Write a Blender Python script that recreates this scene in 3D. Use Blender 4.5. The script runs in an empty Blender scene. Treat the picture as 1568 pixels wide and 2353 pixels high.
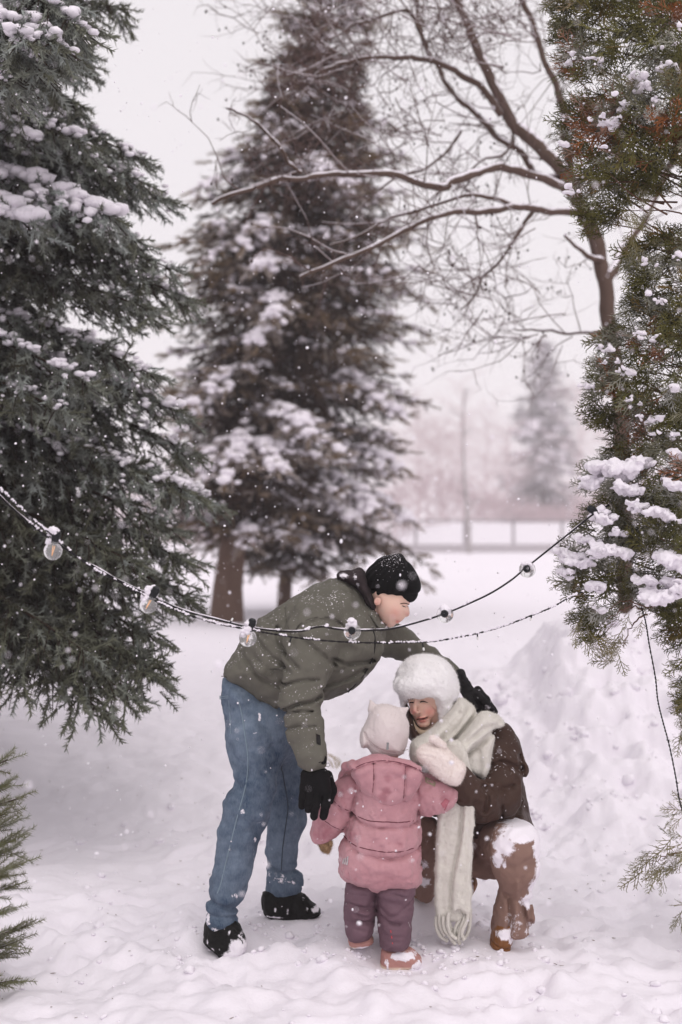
import bpy, math, random
import numpy as np
random.seed(7)
RNG = np.random.default_rng(11)
S = bpy.context.scene
C = S.collection
# ------------------------------------------------------------------ camera, world, sun, exposure
F_PX, U0, V0, EYE = 3268.0, 784.0, 1225.0, 1.5      # 50 mm lens; image measured on a 1568 x 2353 grid, horizon at row 1225
cam_d = bpy.data.cameras.new('camera')
cam = bpy.data.objects.new('camera', cam_d); C.objects.link(cam); S.camera = cam
cam.location = (0, 0, EYE); cam.rotation_euler = (math.radians(90), 0, 0)
cam_d.sensor_fit = 'VERTICAL'; cam_d.sensor_height = 36; cam_d.lens = 50
cam_d.shift_y = 48.5/2353
cam_d.clip_start = 0.1; cam_d.clip_end = 2000
cam_d.dof.use_dof = True; cam_d.dof.focus_distance = 5.0; cam_d.dof.aperture_fstop = 1.9
W = bpy.data.worlds.new('World'); S.world = W; W.use_nodes = True
nt = W.node_tree; nt.nodes.clear()
SUN_EL, SUN_AZ = math.radians(56), math.radians(162)
sky = nt.nodes.new('ShaderNodeTexSky'); sky.sky_type = 'NISHITA'; sky.sun_disc = False
sky.sun_elevation = SUN_EL; sky.sun_rotation = SUN_AZ; sky.air_density = 1; sky.dust_density = 4
cloud = nt.nodes.new('ShaderNodeMix'); cloud.data_type = 'RGBA'; cloud.inputs['Factor'].default_value = 0.93
bg = nt.nodes.new('ShaderNodeBackground'); out = nt.nodes.new('ShaderNodeOutputWorld')
nt.links.new(sky.outputs[0], cloud.inputs[6])
cloud.inputs[7].default_value = (8.75, 8.3, 8.5, 1)     # closed overcast, the same in every direction
nt.links.new(cloud.outputs[2], bg.inputs[0]); bg.inputs[1].default_value = 0.1
nt.links.new(bg.outputs[0], out.inputs[0])
sun_d = bpy.data.lights.new('sun', 'SUN'); sun_d.energy = 1.05; sun_d.angle = math.radians(60); sun_d.color = (1, .96, .93)
sun = bpy.data.objects.new('sun', sun_d); C.objects.link(sun)
sun.rotation_euler = (math.radians(90)-SUN_EL, 0, math.radians(18))
S.view_settings.view_transform = 'Standard'; S.view_settings.look = 'None'
S.view_settings.exposure = 0.08; S.view_settings.gamma = 1; S.view_settings.use_curve_mapping = False
HAZE = 0.0020
S.cycles.use_denoising = True
S.cycles.max_bounces = 6; S.cycles.diffuse_bounces = 4; S.cycles.transparent_max_bounces = 12
S.cycles.volume_bounces = 4; S.cycles.transmission_bounces = 6

# ------------------------------------------------------------------ helpers
def P(u, v, Y):
    return np.array([(u-U0)*Y/F_PX, Y, EYE-(v-V0)*Y/F_PX])

PERM = RNG.permutation(256); PERM = np.concatenate([PERM, PERM]).astype(np.int32)
RT = RNG.random(256).astype(np.float32)
def vnoise(x, y, z=0.0):
    x, y, z = np.broadcast_arrays(np.asarray(x, np.float32), np.asarray(y, np.float32), np.asarray(z, np.float32))
    fx, fy, fz = np.floor(x), np.floor(y), np.floor(z)
    xi, yi, zi = fx.astype(np.int32) & 255, fy.astype(np.int32) & 255, fz.astype(np.int32) & 255
    x, y, z = x-fx, y-fy, z-fz
    x, y, z = x*x*(3-2*x), y*y*(3-2*y), z*z*(3-2*z)
    def h(i, j, k): return RT[PERM[PERM[PERM[(xi+i) & 255]+((yi+j) & 255)]+((zi+k) & 255)]]
    def lx(j, k): a = h(0, j, k); return a+(h(1, j, k)-a)*x
    def ly(k): a = lx(0, k); return a+(lx(1, k)-a)*y
    a = ly(0)
    return a+(ly(1)-a)*z
def fbm(x, y, z=0.0, o=4):
    s, a, n = 0, 1.0, 0
    for i in range(o):
        s = s+a*vnoise(x*2**i+i*17.3, y*2**i+i*9.1, z*2**i+i*5.7); n += a; a *= .5
    return s/n

def smooth(a, b, x):
    t = np.clip((x-a)/(b-a), 0, 1); return t*t*(3-2*t)

def mesh_obj(name, parts, mat, parent=None, smooth_=True, attrs=None):
    """parts: list of (verts (n,3), faces (m,k)); joined into ONE mesh object. attrs: {name: per-vertex float array}"""
    vs, starts, loops, off, ls = [], [], [], 0, 0
    for v, f in parts:
        v = np.asarray(v, np.float32); f = np.asarray(f, np.int32)
        if len(v) == 0 or len(f) == 0: continue
        vs.append(v); loops.append((f+off).ravel())
        starts.append(ls+np.arange(len(f))*f.shape[1]); off += len(v); ls += f.size
    v = np.concatenate(vs); lo = np.concatenate(loops); st = np.concatenate(starts)
    me = bpy.data.meshes.new(name)
    me.vertices.add(len(v)); me.vertices.foreach_set('co', v.ravel())
    me.loops.add(len(lo)); me.loops.foreach_set('vertex_index', lo.astype(np.int32))
    me.polygons.add(len(st)); me.polygons.foreach_set('loop_start', st.astype(np.int32))
    if smooth_: me.polygons.foreach_set('use_smooth', np.ones(len(st), bool))
    for k, a in (attrs or {}).items():
        at = me.attributes.new(k, 'FLOAT', 'POINT'); at.data.foreach_set('value', np.asarray(a, np.float32))
    me.update(calc_edges=True); me.validate()
    if mat: me.materials.append(mat)
    o = bpy.data.objects.new(name, me); C.objects.link(o)
    if parent is not None: attach(o, parent)
    return o
def attach(o, parent):
    o.parent = parent
    base = parent; x = np.zeros(3)
    while base is not None:
        x = x+np.array(base.location); base = base.parent
    o.location = tuple(np.array(o.location)-x)
def thing(name, label, cat, loc, group=None):
    o = bpy.data.objects.new(name, None); C.objects.link(o); o.location = tuple(float(a) for a in loc)
    o.empty_display_size = .1
    return tag(o, label, cat, group)
def tag(o, label=None, cat=None, group=None, kind=None):
    if label: o['label'] = label
    if cat: o['category'] = cat
    if group: o['group'] = group
    if kind: o['kind'] = kind
    return o

def tube(pts, rad, sides=6, cap=True):
    pts = np.asarray(pts, float); n = len(pts); rad = np.broadcast_to(np.asarray(rad, float), (n,))
    t = np.gradient(pts, axis=0); t /= np.linalg.norm(t, axis=1)[:, None]+1e-9
    a = np.array([0, 0, 1.0]) if abs(t[0][2]) < .9 else np.array([1.0, 0, 0])
    x = np.cross(t, a); ln = np.linalg.norm(x, axis=1)
    for i in range(n):
        if ln[i] < 1e-3: x[i] = x[i-1] if i else np.array([1.0, 0, 0])
    x /= np.linalg.norm(x, axis=1)[:, None]+1e-9; y = np.cross(t, x)
    an = np.arange(sides)*2*math.pi/sides
    v = pts[:, None]+rad[:, None, None]*(x[:, None]*np.cos(an)[None, :, None]+y[:, None]*np.sin(an)[None, :, None])
    v = v.reshape(-1, 3)
    i = np.arange(n-1)[:, None]*sides; k = np.arange(sides)[None]; k2 = (k+1) % sides
    f = np.stack([i+k, i+k2, i+sides+k2, i+sides+k], -1).reshape(-1, 4)
    return v, f
def catmull(pts, n):
    pts = np.asarray(pts, float)
    if len(pts) < 3:
        t = np.linspace(0, 1, n)[:, None]; return pts[0]*(1-t)+pts[-1]*t
    p = np.vstack([2*pts[0]-pts[1], pts, 2*pts[-1]-pts[-2]])
    s = np.linspace(0, len(pts)-1-1e-6, n); i = s.astype(int); t = (s-i)[:, None]
    a, b, c, d = p[i], p[i+1], p[i+2], p[i+3]
    return .5*(2*b+(c-a)*t+(2*a-5*b+4*c-d)*t**2+(3*b-a-3*c+d)*t**3)
def merge(lst):
    """join a list of (v, f) with equal face size"""
    vs, fs, o = [], [], 0
    for v, f in lst:
        vs.append(np.asarray(v)); fs.append(np.asarray(f)+o); o += len(v)
    return np.concatenate(vs), np.concatenate(fs)
def instance(tv, tf, M, L):
    """template (n,3),(m,k); M (N,3,3) columns = axes; L (N,3)"""
    v = np.einsum('nij,kj->nki', M, tv)+L[:, None]
    f = tf[None]+(np.arange(len(L))*len(tv))[:, None, None]
    return v.reshape(-1, 3).astype(np.float32), f.reshape(-1, tf.shape[1])
def basis(d, up=(0, 0, 1), roll=None):
    d = np.asarray(d, float); d = d/(np.linalg.norm(d, axis=-1, keepdims=True)+1e-9)
    up = np.broadcast_to(np.asarray(up, float), d.shape)
    y = np.cross(up, d); l = np.linalg.norm(y, axis=-1, keepdims=True)
    y = np.where(l < 1e-3, np.array([1.0, 0, 0]), y/(l+1e-9)); z = np.cross(d, y)
    if roll is not None:
        c, s = np.cos(roll)[:, None], np.sin(roll)[:, None]
        y, z = y*c+z*s, z*c-y*s
    return np.stack([d, y, z], -1)
def icosphere(sub):
    import bmesh
    bm = bmesh.new(); bmesh.ops.create_icosphere(bm, subdivisions=sub, radius=1)
    v = np.array([x.co[:] for x in bm.verts]); f = np.array([[w.index for w in p.verts] for p in bm.faces]); bm.free()
    return v, f
ICO1, ICO2, ICO3 = icosphere(1), icosphere(2), icosphere(3)

# ------------------------------------------------------------------ materials
class NT:
    def __init__(s, name):
        s.m = bpy.data.materials.new(name); s.m.use_nodes = True; s.t = s.m.node_tree; s.t.nodes.clear()
        s.b = s.n('ShaderNodeBsdfPrincipled'); o = s.n('ShaderNodeOutputMaterial'); s.l(s.b.outputs[0], o.inputs[0])
        s.b.inputs['Specular IOR Level'].default_value = .12
    def n(s, k, **kw):
        x = s.t.nodes.new(k)
        for a, b in kw.items(): setattr(x, a, b)
        return x
    def l(s, a, b): s.t.links.new(a, b)
    def set(s, sock, v):
        if hasattr(v, 'links') or hasattr(v, 'is_linked'): s.l(v, sock)
        elif isinstance(v, (tuple, list)) and len(v) == 3: sock.default_value = (*v, 1)
        else: sock.default_value = v
    def mix(s, f, a, b):
        x = s.n('ShaderNodeMix'); x.data_type = 'RGBA'
        s.set(x.inputs[0], f); s.set(x.inputs[6], a); s.set(x.inputs[7], b); return x.outputs[2]
    def math(s, op, a, b=None, clamp=False):
        x = s.n('ShaderNodeMath'); x.operation = op; x.use_clamp = clamp
        s.set(x.inputs[0], a)
        if b is not None: s.set(x.inputs[1], b)
        return x.outputs[0]
    def noise(s, scale, detail=4, rough=.55, stretch=None, coord='Object'):
        tc = s.n('ShaderNodeTexCoord'); v = tc.outputs[coord]
        if stretch:
            mp = s.n('ShaderNodeMapping'); s.l(v, mp.inputs[0]); mp.inputs['Scale'].default_value = stretch; v = mp.outputs[0]
        x = s.n('ShaderNodeTexNoise'); s.l(v, x.inputs['Vector']); x.inputs['Scale'].default_value = scale
        x.inputs['Detail'].default_value = detail; x.inputs['Roughness'].default_value = rough
        return x.outputs[0]
    def ramp(s, v, a, b):
        x = s.n('ShaderNodeMapRange'); x.clamp = True; s.l(v, x.inputs[0]); x.inputs[1].default_value = a; x.inputs[2].default_value = b
        return x.outputs[0]
    def attr(s, name):
        x = s.n('ShaderNodeAttribute'); x.attribute_name = name; return x.outputs['Fac']
    def up(s):
        g = s.n('ShaderNodeNewGeometry'); x = s.n('ShaderNodeSeparateXYZ'); s.l(g.outputs['Normal'], x.inputs[0]); return x.outputs[2]
    def bump(s, h, strength=.3, dist=.01):
        x = s.n('ShaderNodeBump'); x.inputs['Strength'].default_value = strength; x.inputs['Distance'].default_value = dist
        s.l(h, x.inputs['Height']); s.l(x.outputs[0], s.b.inputs['Normal'])
    def done(s, col, rough=.8, **kw):
        s.set(s.b.inputs['Base Color'], col); s.set(s.b.inputs['Roughness'], rough)
        for k, v in kw.items(): s.set(s.b.inputs[k], v)
        return s.m
SNOW = (.85, .81, .865)
def m_snow(name, bs=.35, dist=.012, scale=38):
    t = NT(name); n = t.noise(scale, 5, .6); n2 = t.noise(6, 3)
    t.bump(n, bs, dist)
    return t.done(t.mix(n2, (.82, .78, .84), (.875, .835, .885)), .75)
def m_cloth(name, ca, cb, scale=9, bump=.25, bdist=.004, bscale=160, flecks=0.0, fleck_scale=95, rough=.8, snow_attr=False, sheen=0.0, up_bias=.25):
    """woven cloth: two tones mottled, fine relief, and a dusting of snow grains that lies mostly on upward faces"""
    t = NT(name); col = t.mix(t.noise(scale, 4, .6), ca, cb)
    h = t.noise(bscale, 3, .6)
    if flecks > 0:
        fn = t.noise(fleck_scale, 2, .5); patch = t.noise(7, 3, .6)
        th = t.math('ADD', t.math('ADD', fn, t.math('MULTIPLY', t.up(), up_bias*.35)), t.math('MULTIPLY', patch, .30))
        fac = t.ramp(th, .98-flecks*.22, 1.03-flecks*.22)
        col = t.mix(fac, col, SNOW)
    if snow_attr:
        a = t.attr('snow'); sn = t.noise(60, 4, .65)
        fac = t.ramp(t.math('ADD', a, t.math('MULTIPLY', t.math('SUBTRACT', sn, .5), .9)), .42, .62)
        col = t.mix(fac, col, SNOW)
    t.bump(h, bump, bdist)
    kw = {}
    if sheen: kw['Sheen Weight'] = sheen
    return t.done(col, rough, **kw)
def m_plain(name, col, rough=.6, **kw):
    t = NT(name); t.b.inputs['Specular IOR Level'].default_value = .2; return t.done(t.mix(t.noise(30, 3), tuple(c*.85 for c in col), tuple(min(1, c*1.12) for c in col)), rough, **kw)
def m_bark(name, a, b, snow=.0):
    t = NT(name); n = t.noise(18, 5, .65, (1, 1, .3)); col = t.mix(n, a, b)
    if snow:
        f = t.ramp(t.math('ADD', t.up(), t.math('MULTIPLY', t.noise(25, 3), .6)), 1.05-snow, 1.2-snow); col = t.mix(f, col, SNOW)
    t.bump(n, .6, .02); return t.done(col, .9)
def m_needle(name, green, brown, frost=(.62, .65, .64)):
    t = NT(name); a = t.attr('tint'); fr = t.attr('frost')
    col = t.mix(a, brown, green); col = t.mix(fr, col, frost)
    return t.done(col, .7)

# ------------------------------------------------------------------ signed-distance modelling (people, snow, clothes)
def chaikin(p, n=2):
    p = np.asarray(p, float)
    for _ in range(n):
        q = np.roll(p, -1, 0); p = np.stack([.75*p+.25*q, .25*p+.75*q], 1).reshape(-1, p.shape[1])
    return p
def seg_dist2(u, v, a, b):
    d = np.array(b)-np.array(a); L = d@d+1e-9
    t = np.clip(((u-a[0])*d[0]+(v-a[1])*d[1])/L, 0, 1)
    return (u-a[0]-t*d[0])**2+(v-a[1]-t*d[1])**2
def polyline_dist(u, v, pts):
    m = None
    for a, b in zip(pts[:-1], pts[1:]):
        d = seg_dist2(u, v, a, b); m = d if m is None else np.minimum(m, d)
    return np.sqrt(m)
def poly_sdf(u, v, pts):
    """negative inside"""
    m = None; ins = np.zeros(np.broadcast(u, v).shape, bool); n = len(pts)
    for i in range(n):
        a, b = pts[i], pts[(i+1) % n]
        d = seg_dist2(u, v, a, b); m = d if m is None else np.minimum(m, d)
        if a[1] != b[1]:
            c = ((a[1] > v) != (b[1] > v)) & (u < (b[0]-a[0])*(v-a[1])/(b[1]-a[1])+a[0]); ins ^= c
    d = np.sqrt(m); return np.where(ins, -d, d)
def smin(a, b, k):
    if k <= 0: return np.minimum(a, b)
    h = np.maximum(k-np.abs(a-b), 0)/k
    return np.minimum(a, b)-h*h*k*.25

class Vol:
    """field in figure space: u right, v down (photo grid units at depth D), w away from the camera (same units)"""
    def __init__(s, D, lo, hi, vox, wc=0.0):
        s.D, s.vox, s.lo, s.wc = D, vox, np.array(lo, float), wc      # wc: offset at which grid units are exact
        n = [int(math.ceil((h-l)/vox))+1 for l, h in zip(lo, hi)]
        ax = [(np.arange(k)*vox+l).astype(np.float32) for k, l in zip(n, lo)]
        s.u = ax[0][:, None, None]; s.v = ax[1][None, :, None]; s.w = ax[2][None, None, :]
        s.u2, s.v2 = s.u[:, :, 0], s.v[:, :, 0]
        s.f = np.full(n, 1e3, np.float32)
    def fix(s, p):                       # a point whose PHOTO position is (u,v) at depth offset w
        k = (1+p[2]/F_PX)/(1+s.wc/F_PX)
        return (U0+(p[0]-U0)*k, V0+(p[1]-V0)*k, p[2])
    def add(s, d, k=0): s.f = smin(s.f, d, k).astype(np.float32); return s
    def sub(s, d, k=4): s.f = -smin(-s.f, d, k); return s
    def cone(s, a, b, ra, rb, sw=1.0):
        a, b = np.array(s.fix(a)), np.array(s.fix(b))
        d = b-a; d[2] /= sw; L = d@d+1e-9
        pu, pv, pw = s.u-a[0], s.v-a[1], (s.w-a[2])/sw
        t = np.clip((pu*d[0]+pv*d[1]+pw*d[2])/L, 0, 1)
        return np.sqrt((pu-t*d[0])**2+(pv-t*d[1])**2+(pw-t*d[2])**2)-(ra+(rb-ra)*t)
    def chain(s, pts, k=6, kk=None, sw=1.0):
        """pts (u,v,w,r): one limb, blended inside by kk, with the rest by k"""
        m = None
        for a, b in zip(pts[:-1], pts[1:]):
            d = s.cone(a[:3], b[:3], a[3], b[3], sw); m = d if m is None else smin(m, d, kk if kk is not None else 10)
        return s.add(m, k)
    def curve(s, pts, n=12, **kw):
        return s.chain([tuple(x) for x in catmull(pts, n)], **kw)
    def polyd(s, pts, Wd, R, w0=0.0, sm=2, slope=(0, 0)):
        d = -poly_sdf(s.u2, s.v2, chaikin(pts, sm) if sm else np.asarray(pts, float))
        q = np.maximum(R-d, 0)[:, :, None]; c = pts[0]
        wc = w0+slope[0]*(s.u-np.mean([p[0] for p in pts]))+slope[1]*(s.v-np.mean([p[1] for p in pts]))
        g = np.sqrt(q*q+((s.w-wc)*R/Wd)**2)-R
        return g.astype(np.float32)*min(1, 1.0 if Wd >= R else Wd/R*1.3)
    def poly(s, pts, Wd, R, w0=0.0, k=6, **kw): return s.add(s.polyd(pts, Wd, R, w0, **kw), k)
    def elld(s, c, r, ang=0.0):
        c = s.fix(c); ca, sa = math.cos(ang), math.sin(ang)
        x, y = s.u-c[0], s.v-c[1]
        x, y = (x*ca+y*sa)/r[0], (-x*sa+y*ca)/r[1]; z = (s.w-c[2])/r[2]
        k = np.sqrt(x*x+y*y+z*z); return (k-1)*min(r)
    def ell(s, c, r, ang=0.0, k=6): return s.add(s.elld(c, r, ang), k)
    def groove(s, pts, width, depth, front=None, n=None):
        p = catmull(pts, n or len(pts)*4); d = polyline_dist(s.u2, s.v2, p)
        g = depth*np.exp(-(d/width)**2)[:, :, None]
        if front is not None: g = g*(s.w < front)
        s.f = s.f+g.astype(np.float32); return s
    def wrinkle(s, c, rad, ang, lam, amp, stretch=4, seed=0, front=None):
        """ridged folds running along direction ang (deg) round c; lam = spacing"""
        ca, sa = math.cos(math.radians(ang)), math.sin(math.radians(ang))
        x = (s.u-c[0])*ca+(s.v-c[1])*sa; y = -(s.u-c[0])*sa+(s.v-c[1])*ca
        n = vnoise(x/(lam*stretch)+seed, y/lam+seed*1.7+.5*vnoise(x/40, y/40, s.w/40), s.w/(lam*stretch)+seed)
        g = np.exp(-(((s.u-c[0])/rad[0])**2+((s.v-c[1])/rad[1])**2))
        s.f = s.f+(amp*2*(np.abs(2*n-1)-.4)*g*(-1)).astype(np.float32); return s
    def lumps(s, lam, amp, seed=0, o=2):
        s.f = s.f-(amp*2*(fbm(s.u/lam+seed, s.v/lam, s.w/lam, o)-.5)).astype(np.float32); return s
    def world(s, q):
        q = np.asarray(q, float); k = s.D/F_PX; m = k*(1+s.wc/F_PX)
        return np.stack([(q[..., 0]-U0)*m, s.D+q[..., 2]*k, EYE-(q[..., 1]-V0)*m], -1)
    def mesh(s):
        """naive surface nets"""
        f = s.f; f = f.copy()
        f[0], f[-1], f[:, 0], f[:, -1], f[:, :, 0], f[:, :, -1] = 5, 5, 5, 5, 5, 5
        n = f.shape; ins = f < 0
        cnt = np.zeros([k-1 for k in n], np.uint8)
        for i in (0, 1):
            for j in (0, 1):
                for k in (0, 1): cnt += ins[i:n[0]-1+i, j:n[1]-1+j, k:n[2]-1+k]
        act = (cnt > 0) & (cnt < 8); idx = np.argwhere(act)
        vid = np.full(act.shape, -1, np.int32); vid[act] = np.arange(len(idx))
        acc = np.zeros((len(idx), 3)); num = np.zeros(len(idx))
        cor = [(i, j, k) for i in (0, 1) for j in (0, 1) for k in (0, 1)]
        for a in range(8):
            for ax in range(3):
                if cor[a][ax]: continue
                b = list(cor[a]); b[ax] = 1
                fa = f[tuple((idx+cor[a]).T)]; fb = f[tuple((idx+b).T)]
                m = (fa < 0) != (fb < 0); t = np.where(m, fa/(fa-fb+1e-12), 0)
                p = np.broadcast_to(np.array(cor[a], float), (len(idx), 3)).copy(); p[:, ax] = t
                acc += p*m[:, None]; num += m
        q = (idx+acc/num[:, None])*s.vox+s.lo
        faces = []
        for ax in range(3):
            sl0 = [slice(None)]*3; sl1 = [slice(None)]*3; sl0[ax] = slice(0, -1); sl1[ax] = slice(1, None)
            e = ins[tuple(sl0)] != ins[tuple(sl1)]; ed = np.argwhere(e); fl = ins[tuple(sl0)][e]
            o1, o2 = (ax+1) % 3, (ax+2) % 3
            ok = (ed[:, o1] > 0) & (ed[:, o2] > 0) & (ed[:, o1] < n[o1]-1) & (ed[:, o2] < n[o2]-1); ed, fl = ed[ok], fl[ok]
            c = [ed.copy() for _ in range(4)]
            c[1][:, o1] -= 1; c[2][:, o1] -= 1; c[2][:, o2] -= 1; c[3][:, o2] -= 1
            fc = np.stack([vid[tuple(x.T)] for x in c], 1)
            fl = ~fl                       # figure space is mirrored (v down), so flip
            fc[~fl] = fc[~fl][:, ::-1]; faces.append(fc)
        faces = np.concatenate(faces); s.q = q; V = s.world(q)
        a, b, c = V[faces[:, 0]], V[faces[:, 1]], V[faces[:, 2]]
        if np.einsum('ij,ij->', a-V.mean(0), np.cross(b-a, c-a)) < 0: faces = faces[:, ::-1]
        return V, faces
    def surf(s, uv, off=0.0, back=False):
        """front surface point (world) at photo-grid positions uv"""
        r = []
        for u, v in uv:
            for it in range(2):
                uu, vv, w0 = (u, v, s.wc) if it == 0 else s.fix((u, v, w0))
                i = min(max(int(round((uu-s.lo[0])/s.vox)), 0), s.f.shape[0]-1); j = min(max(int(round((vv-s.lo[1])/s.vox)), 0), s.f.shape[1]-1)
                ng = np.nonzero(s.f[i, j] < 0)[0]
                if len(ng): w0 = float(s.lo[2]+ng[0]*s.vox)
                else: break
            u, v = s.fix((u, v, w0))[:2]
            i = int(round((u-s.lo[0])/s.vox)); j = int(round((v-s.lo[1])/s.vox))
            i = min(max(i, 0), s.f.shape[0]-1); j = min(max(j, 0), s.f.shape[1]-1)
            c = s.f[i, j]; neg = np.nonzero(c < 0)[0]
            if len(neg) == 0: r.append((u, v, np.nan)); continue
            k = neg[0]; t = c[k]/(c[k]-c[k-1]) if k > 0 else 0
            r.append((u, v, s.lo[2]+(k-t)*s.vox-off))
        r = np.array(r); w = r[:, 2]
        if np.isnan(w).any():
            g = ~np.isnan(w); r[:, 2] = np.interp(np.arange(len(w)), np.nonzero(g)[0], w[g]) if g.any() else 0
        return r
    def line(s, pts, r, n=None, off=0.0, sides=5):
        """a cord laid on the front surface through the given grid points; r in grid units"""
        p = catmull(np.asarray(pts, float), n or len(pts)*5)
        q = s.surf(p, off)
        for _ in range(2): q[1:-1, 2] = (q[:-2, 2]+2*q[1:-1, 2]+q[2:, 2])/4
        return tube(s.world(q), r*s.D/F_PX, sides)
    def patch(s, pts, off=1.0, nu=6, nv=6):
        """quad patch laid on the surface: 4 corner points"""
        a, b, c, d = [np.array(p, float) for p in pts]
        x, y = np.meshgrid(np.linspace(0, 1, nu), np.linspace(0, 1, nv))
        x, y = x.ravel()[:, None], y.ravel()[:, None]
        uv = (a*(1-x)+b*x)*(1-y)+(d*(1-x)+c*x)*y
        q = s.surf(uv, off); v = s.world(q)
        q2 = q.copy(); q2[:, 2] += off+2; v2 = s.world(q2)
        f = np.array([[j*nu+i, j*nu+i+1, (j+1)*nu+i+1, (j+1)*nu+i] for j in range(nv-1) for i in range(nu-1)])
        rim = [i for i in range(nu)]+[j*nu+nu-1 for j in range(1, nv)]+[(nv-1)*nu+i for i in range(nu-2, -1, -1)]+[j*nu for j in range(nv-2, 0, -1)]
        m = nu*nv; fr = np.array([[rim[i], rim[(i+1) % len(rim)], rim[(i+1) % len(rim)]+m, rim[i]+m] for i in range(len(rim))])
        return np.vstack([v, v2]), np.vstack([f, fr, f[:, ::-1]+m])
def fuzz(V, Fq, count, length, rad, seed=1):
    """short woolly fibres standing on a surface, as thin triangles"""
    g = np.random.default_rng(seed); i = g.integers(0, len(Fq), count)
    a, b, c = V[Fq[i, 0]], V[Fq[i, 1]], V[Fq[i, 2]]
    n = np.cross(b-a, c-a); n /= np.linalg.norm(n, axis=1)[:, None]+1e-9
    r = g.random((count, 2)); p = a+(b-a)*r[:, :1]+(c-a)*r[:, 1:]*.9
    d = n+g.normal(0, .55, (count, 3)); d /= np.linalg.norm(d, axis=1)[:, None]
    t = np.cross(d, g.normal(0, 1, (count, 3))); t /= np.linalg.norm(t, axis=1)[:, None]+1e-9
    L = length*(.5+g.random((count, 1)))
    v = np.stack([p-t*rad, p+t*rad, p+d*L], 1).reshape(-1, 3)
    return v, np.arange(count*3).reshape(-1, 3)
# ------------------------------------------------------------------ snow field (one sheet to the horizon)
FEET = [(-.41, 5.10, .13, .11, -.035), (-.18, 5.44, .19, .11, .022), (.06, 5.0, .11, .10, .035), (.205, 4.93, .12, .10, -.022), (.575, 5.05, .11, .12, .005), (.31, 5.42, .16, .12, .10), (.38, 5.1, .12, .1, .03)]
_pg = np.random.default_rng(6)
PRINTS = [(_pg.uniform(-1.5, 1.6), _pg.uniform(4.35, 6.9), _pg.normal(.9, .7), _pg.uniform(.015, .04)) for _ in range(34)]
PRINTS = [p for p in PRINTS if not (-.6 < p[0] < .75 and 4.75 < p[1] < 5.6)]
def ground(x, y):
    x, y = np.asarray(x, float), np.asarray(y, float)
    wob = .5*(fbm(x*.25+3, y*.25, 1)-.5)
    z = .50*smooth(6.2, 10.5, y+wob*2)                                      # rise behind the people
    z = z+.05*smooth(12, 70, y)
    r = smooth(-.2, .9, x)                                                 # ploughed-up bank on the right
    z = z+r*.30*np.exp(-((y-8.7-.3*wob)/.9)**2)
    z = z+smooth(1.0, 1.42, x+.12*wob)*.39*np.exp(-((y-8.6)/1.0)**2)*(.75+.5*fbm(x*1.3, y*1.3, 4))
    z = z+.25*np.exp(-((x-3.4)/1.6)**2-((y-26)/2.5)**2)   # mounds out on the field
    z = z-.07*np.exp(-((x+2.0)/.9)**2-((y-7.0)/1.0)**2)                     # hollow under the left spruce
    z = z+1.6*smooth(71.5, 90, y)*smooth(2.5, 7.5, x)                         # white slope beyond the fence
    near = 1-smooth(9, 16, y)*.8
    lump = fbm(x*2.1, y*2.1, 2, 4)-.5
    big = fbm(x*.8+9, y*.8, 7, 3)-.5
    tr = np.exp(-((x-.0)/1.3)**2-((y-5.1)/.8)**2)                          # trodden patch round the people
    clod = np.abs(2*fbm(x*4.2+5, y*4.2, 3, 4)-1)
    z = z+near*(.09*lump+.09*big)+near*.05*(fbm(x*5.5, y*5.5, 5, 5)-.5)
    z = z+(.06*tr+.17*r*np.exp(-((y-8)/1.3)**2)+.03)*(fbm(x*8, y*8, 8+z*9, 4)-.5)*1.5
    bil = np.abs(2*fbm(x*3.1+5, y*3.6, 3, 2)-1); bil2 = np.abs(2*fbm(x*8.3+1, y*9.1, 6+z*7, 2)-1); bil3 = np.abs(2*fbm(x*22+4, y*25, 2, 3)-1)
    rough_ = near*(.12+.88*np.clip(tr+r*np.exp(-((y-8)/1.6)**2)+.8*(fbm(x*.9, y*.9, 12, 2)-.25), 0, 1))
    z = z+rough_*(.050*(bil-.3)+.028*(bil2-.3)+.026*(bil3-.3))
    z = z-.03*smooth(4.95, 4.6, y)*tr
    for fx, fy, an, dp in PRINTS:                                              # old boot prints, half filled with fresh snow
        ca, sa = math.cos(an), math.sin(an); e = np.sqrt((((x-fx)*ca+(y-fy)*sa)/.15)**2+(((y-fy)*ca-(x-fx)*sa)/.062)**2)
        z = z-dp*(1-smooth(.55, 1.15, e))+.35*dp*np.exp(-((e-1.35)/.25)**2)
    for fx, fy, rx, ry, zt in FEET:
        e = ((x-fx)/rx)**2+((y-fy)/ry)**2; k = np.exp(-(e/1.7)**2)
        z = z*(1-k)+(zt+.012+.02*(fbm(x*14, y*14, 3, 3)-.5))*k
        z = z+.018*np.exp(-((np.sqrt(e)-1.5)/.3)**2)*fbm(x*9+2, y*9, 1, 2)*(y > fy)
    return z
def axis(dense, step, far, grow):
    a = list(np.arange(dense[0], dense[1]+1e-6, step)); s = step; x = a[-1]
    while x < far[1]: s *= grow; x += s; a.append(x)
    s = step; x = a[0]; lo = []
    while x > far[0]: s *= grow; x -= s; lo.append(x)
    return np.array(lo[::-1]+a)
gx, gy = axis((-1.6, 1.8), .017, (-420, 420), 1.13), axis((4.2, 9.5), .021, (-30, 900), 1.045)
GX, GY = np.meshgrid(gx, gy); GZ = ground(GX.ravel(), GY.ravel())
GZ = GZ-.0
nx, ny = len(gx), len(gy); ii = (np.arange(ny-1)[:, None]*nx+np.arange(nx-1)[None]).ravel()
snow_mat = NT('snow_field')
_n = snow_mat.noise(26, 6, .62); _b = snow_mat.noise(4, 3)
snow_mat.bump(snow_mat.math('ADD', _n, snow_mat.math('MULTIPLY', snow_mat.noise(120, 3), .4)), .30, .012)
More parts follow.
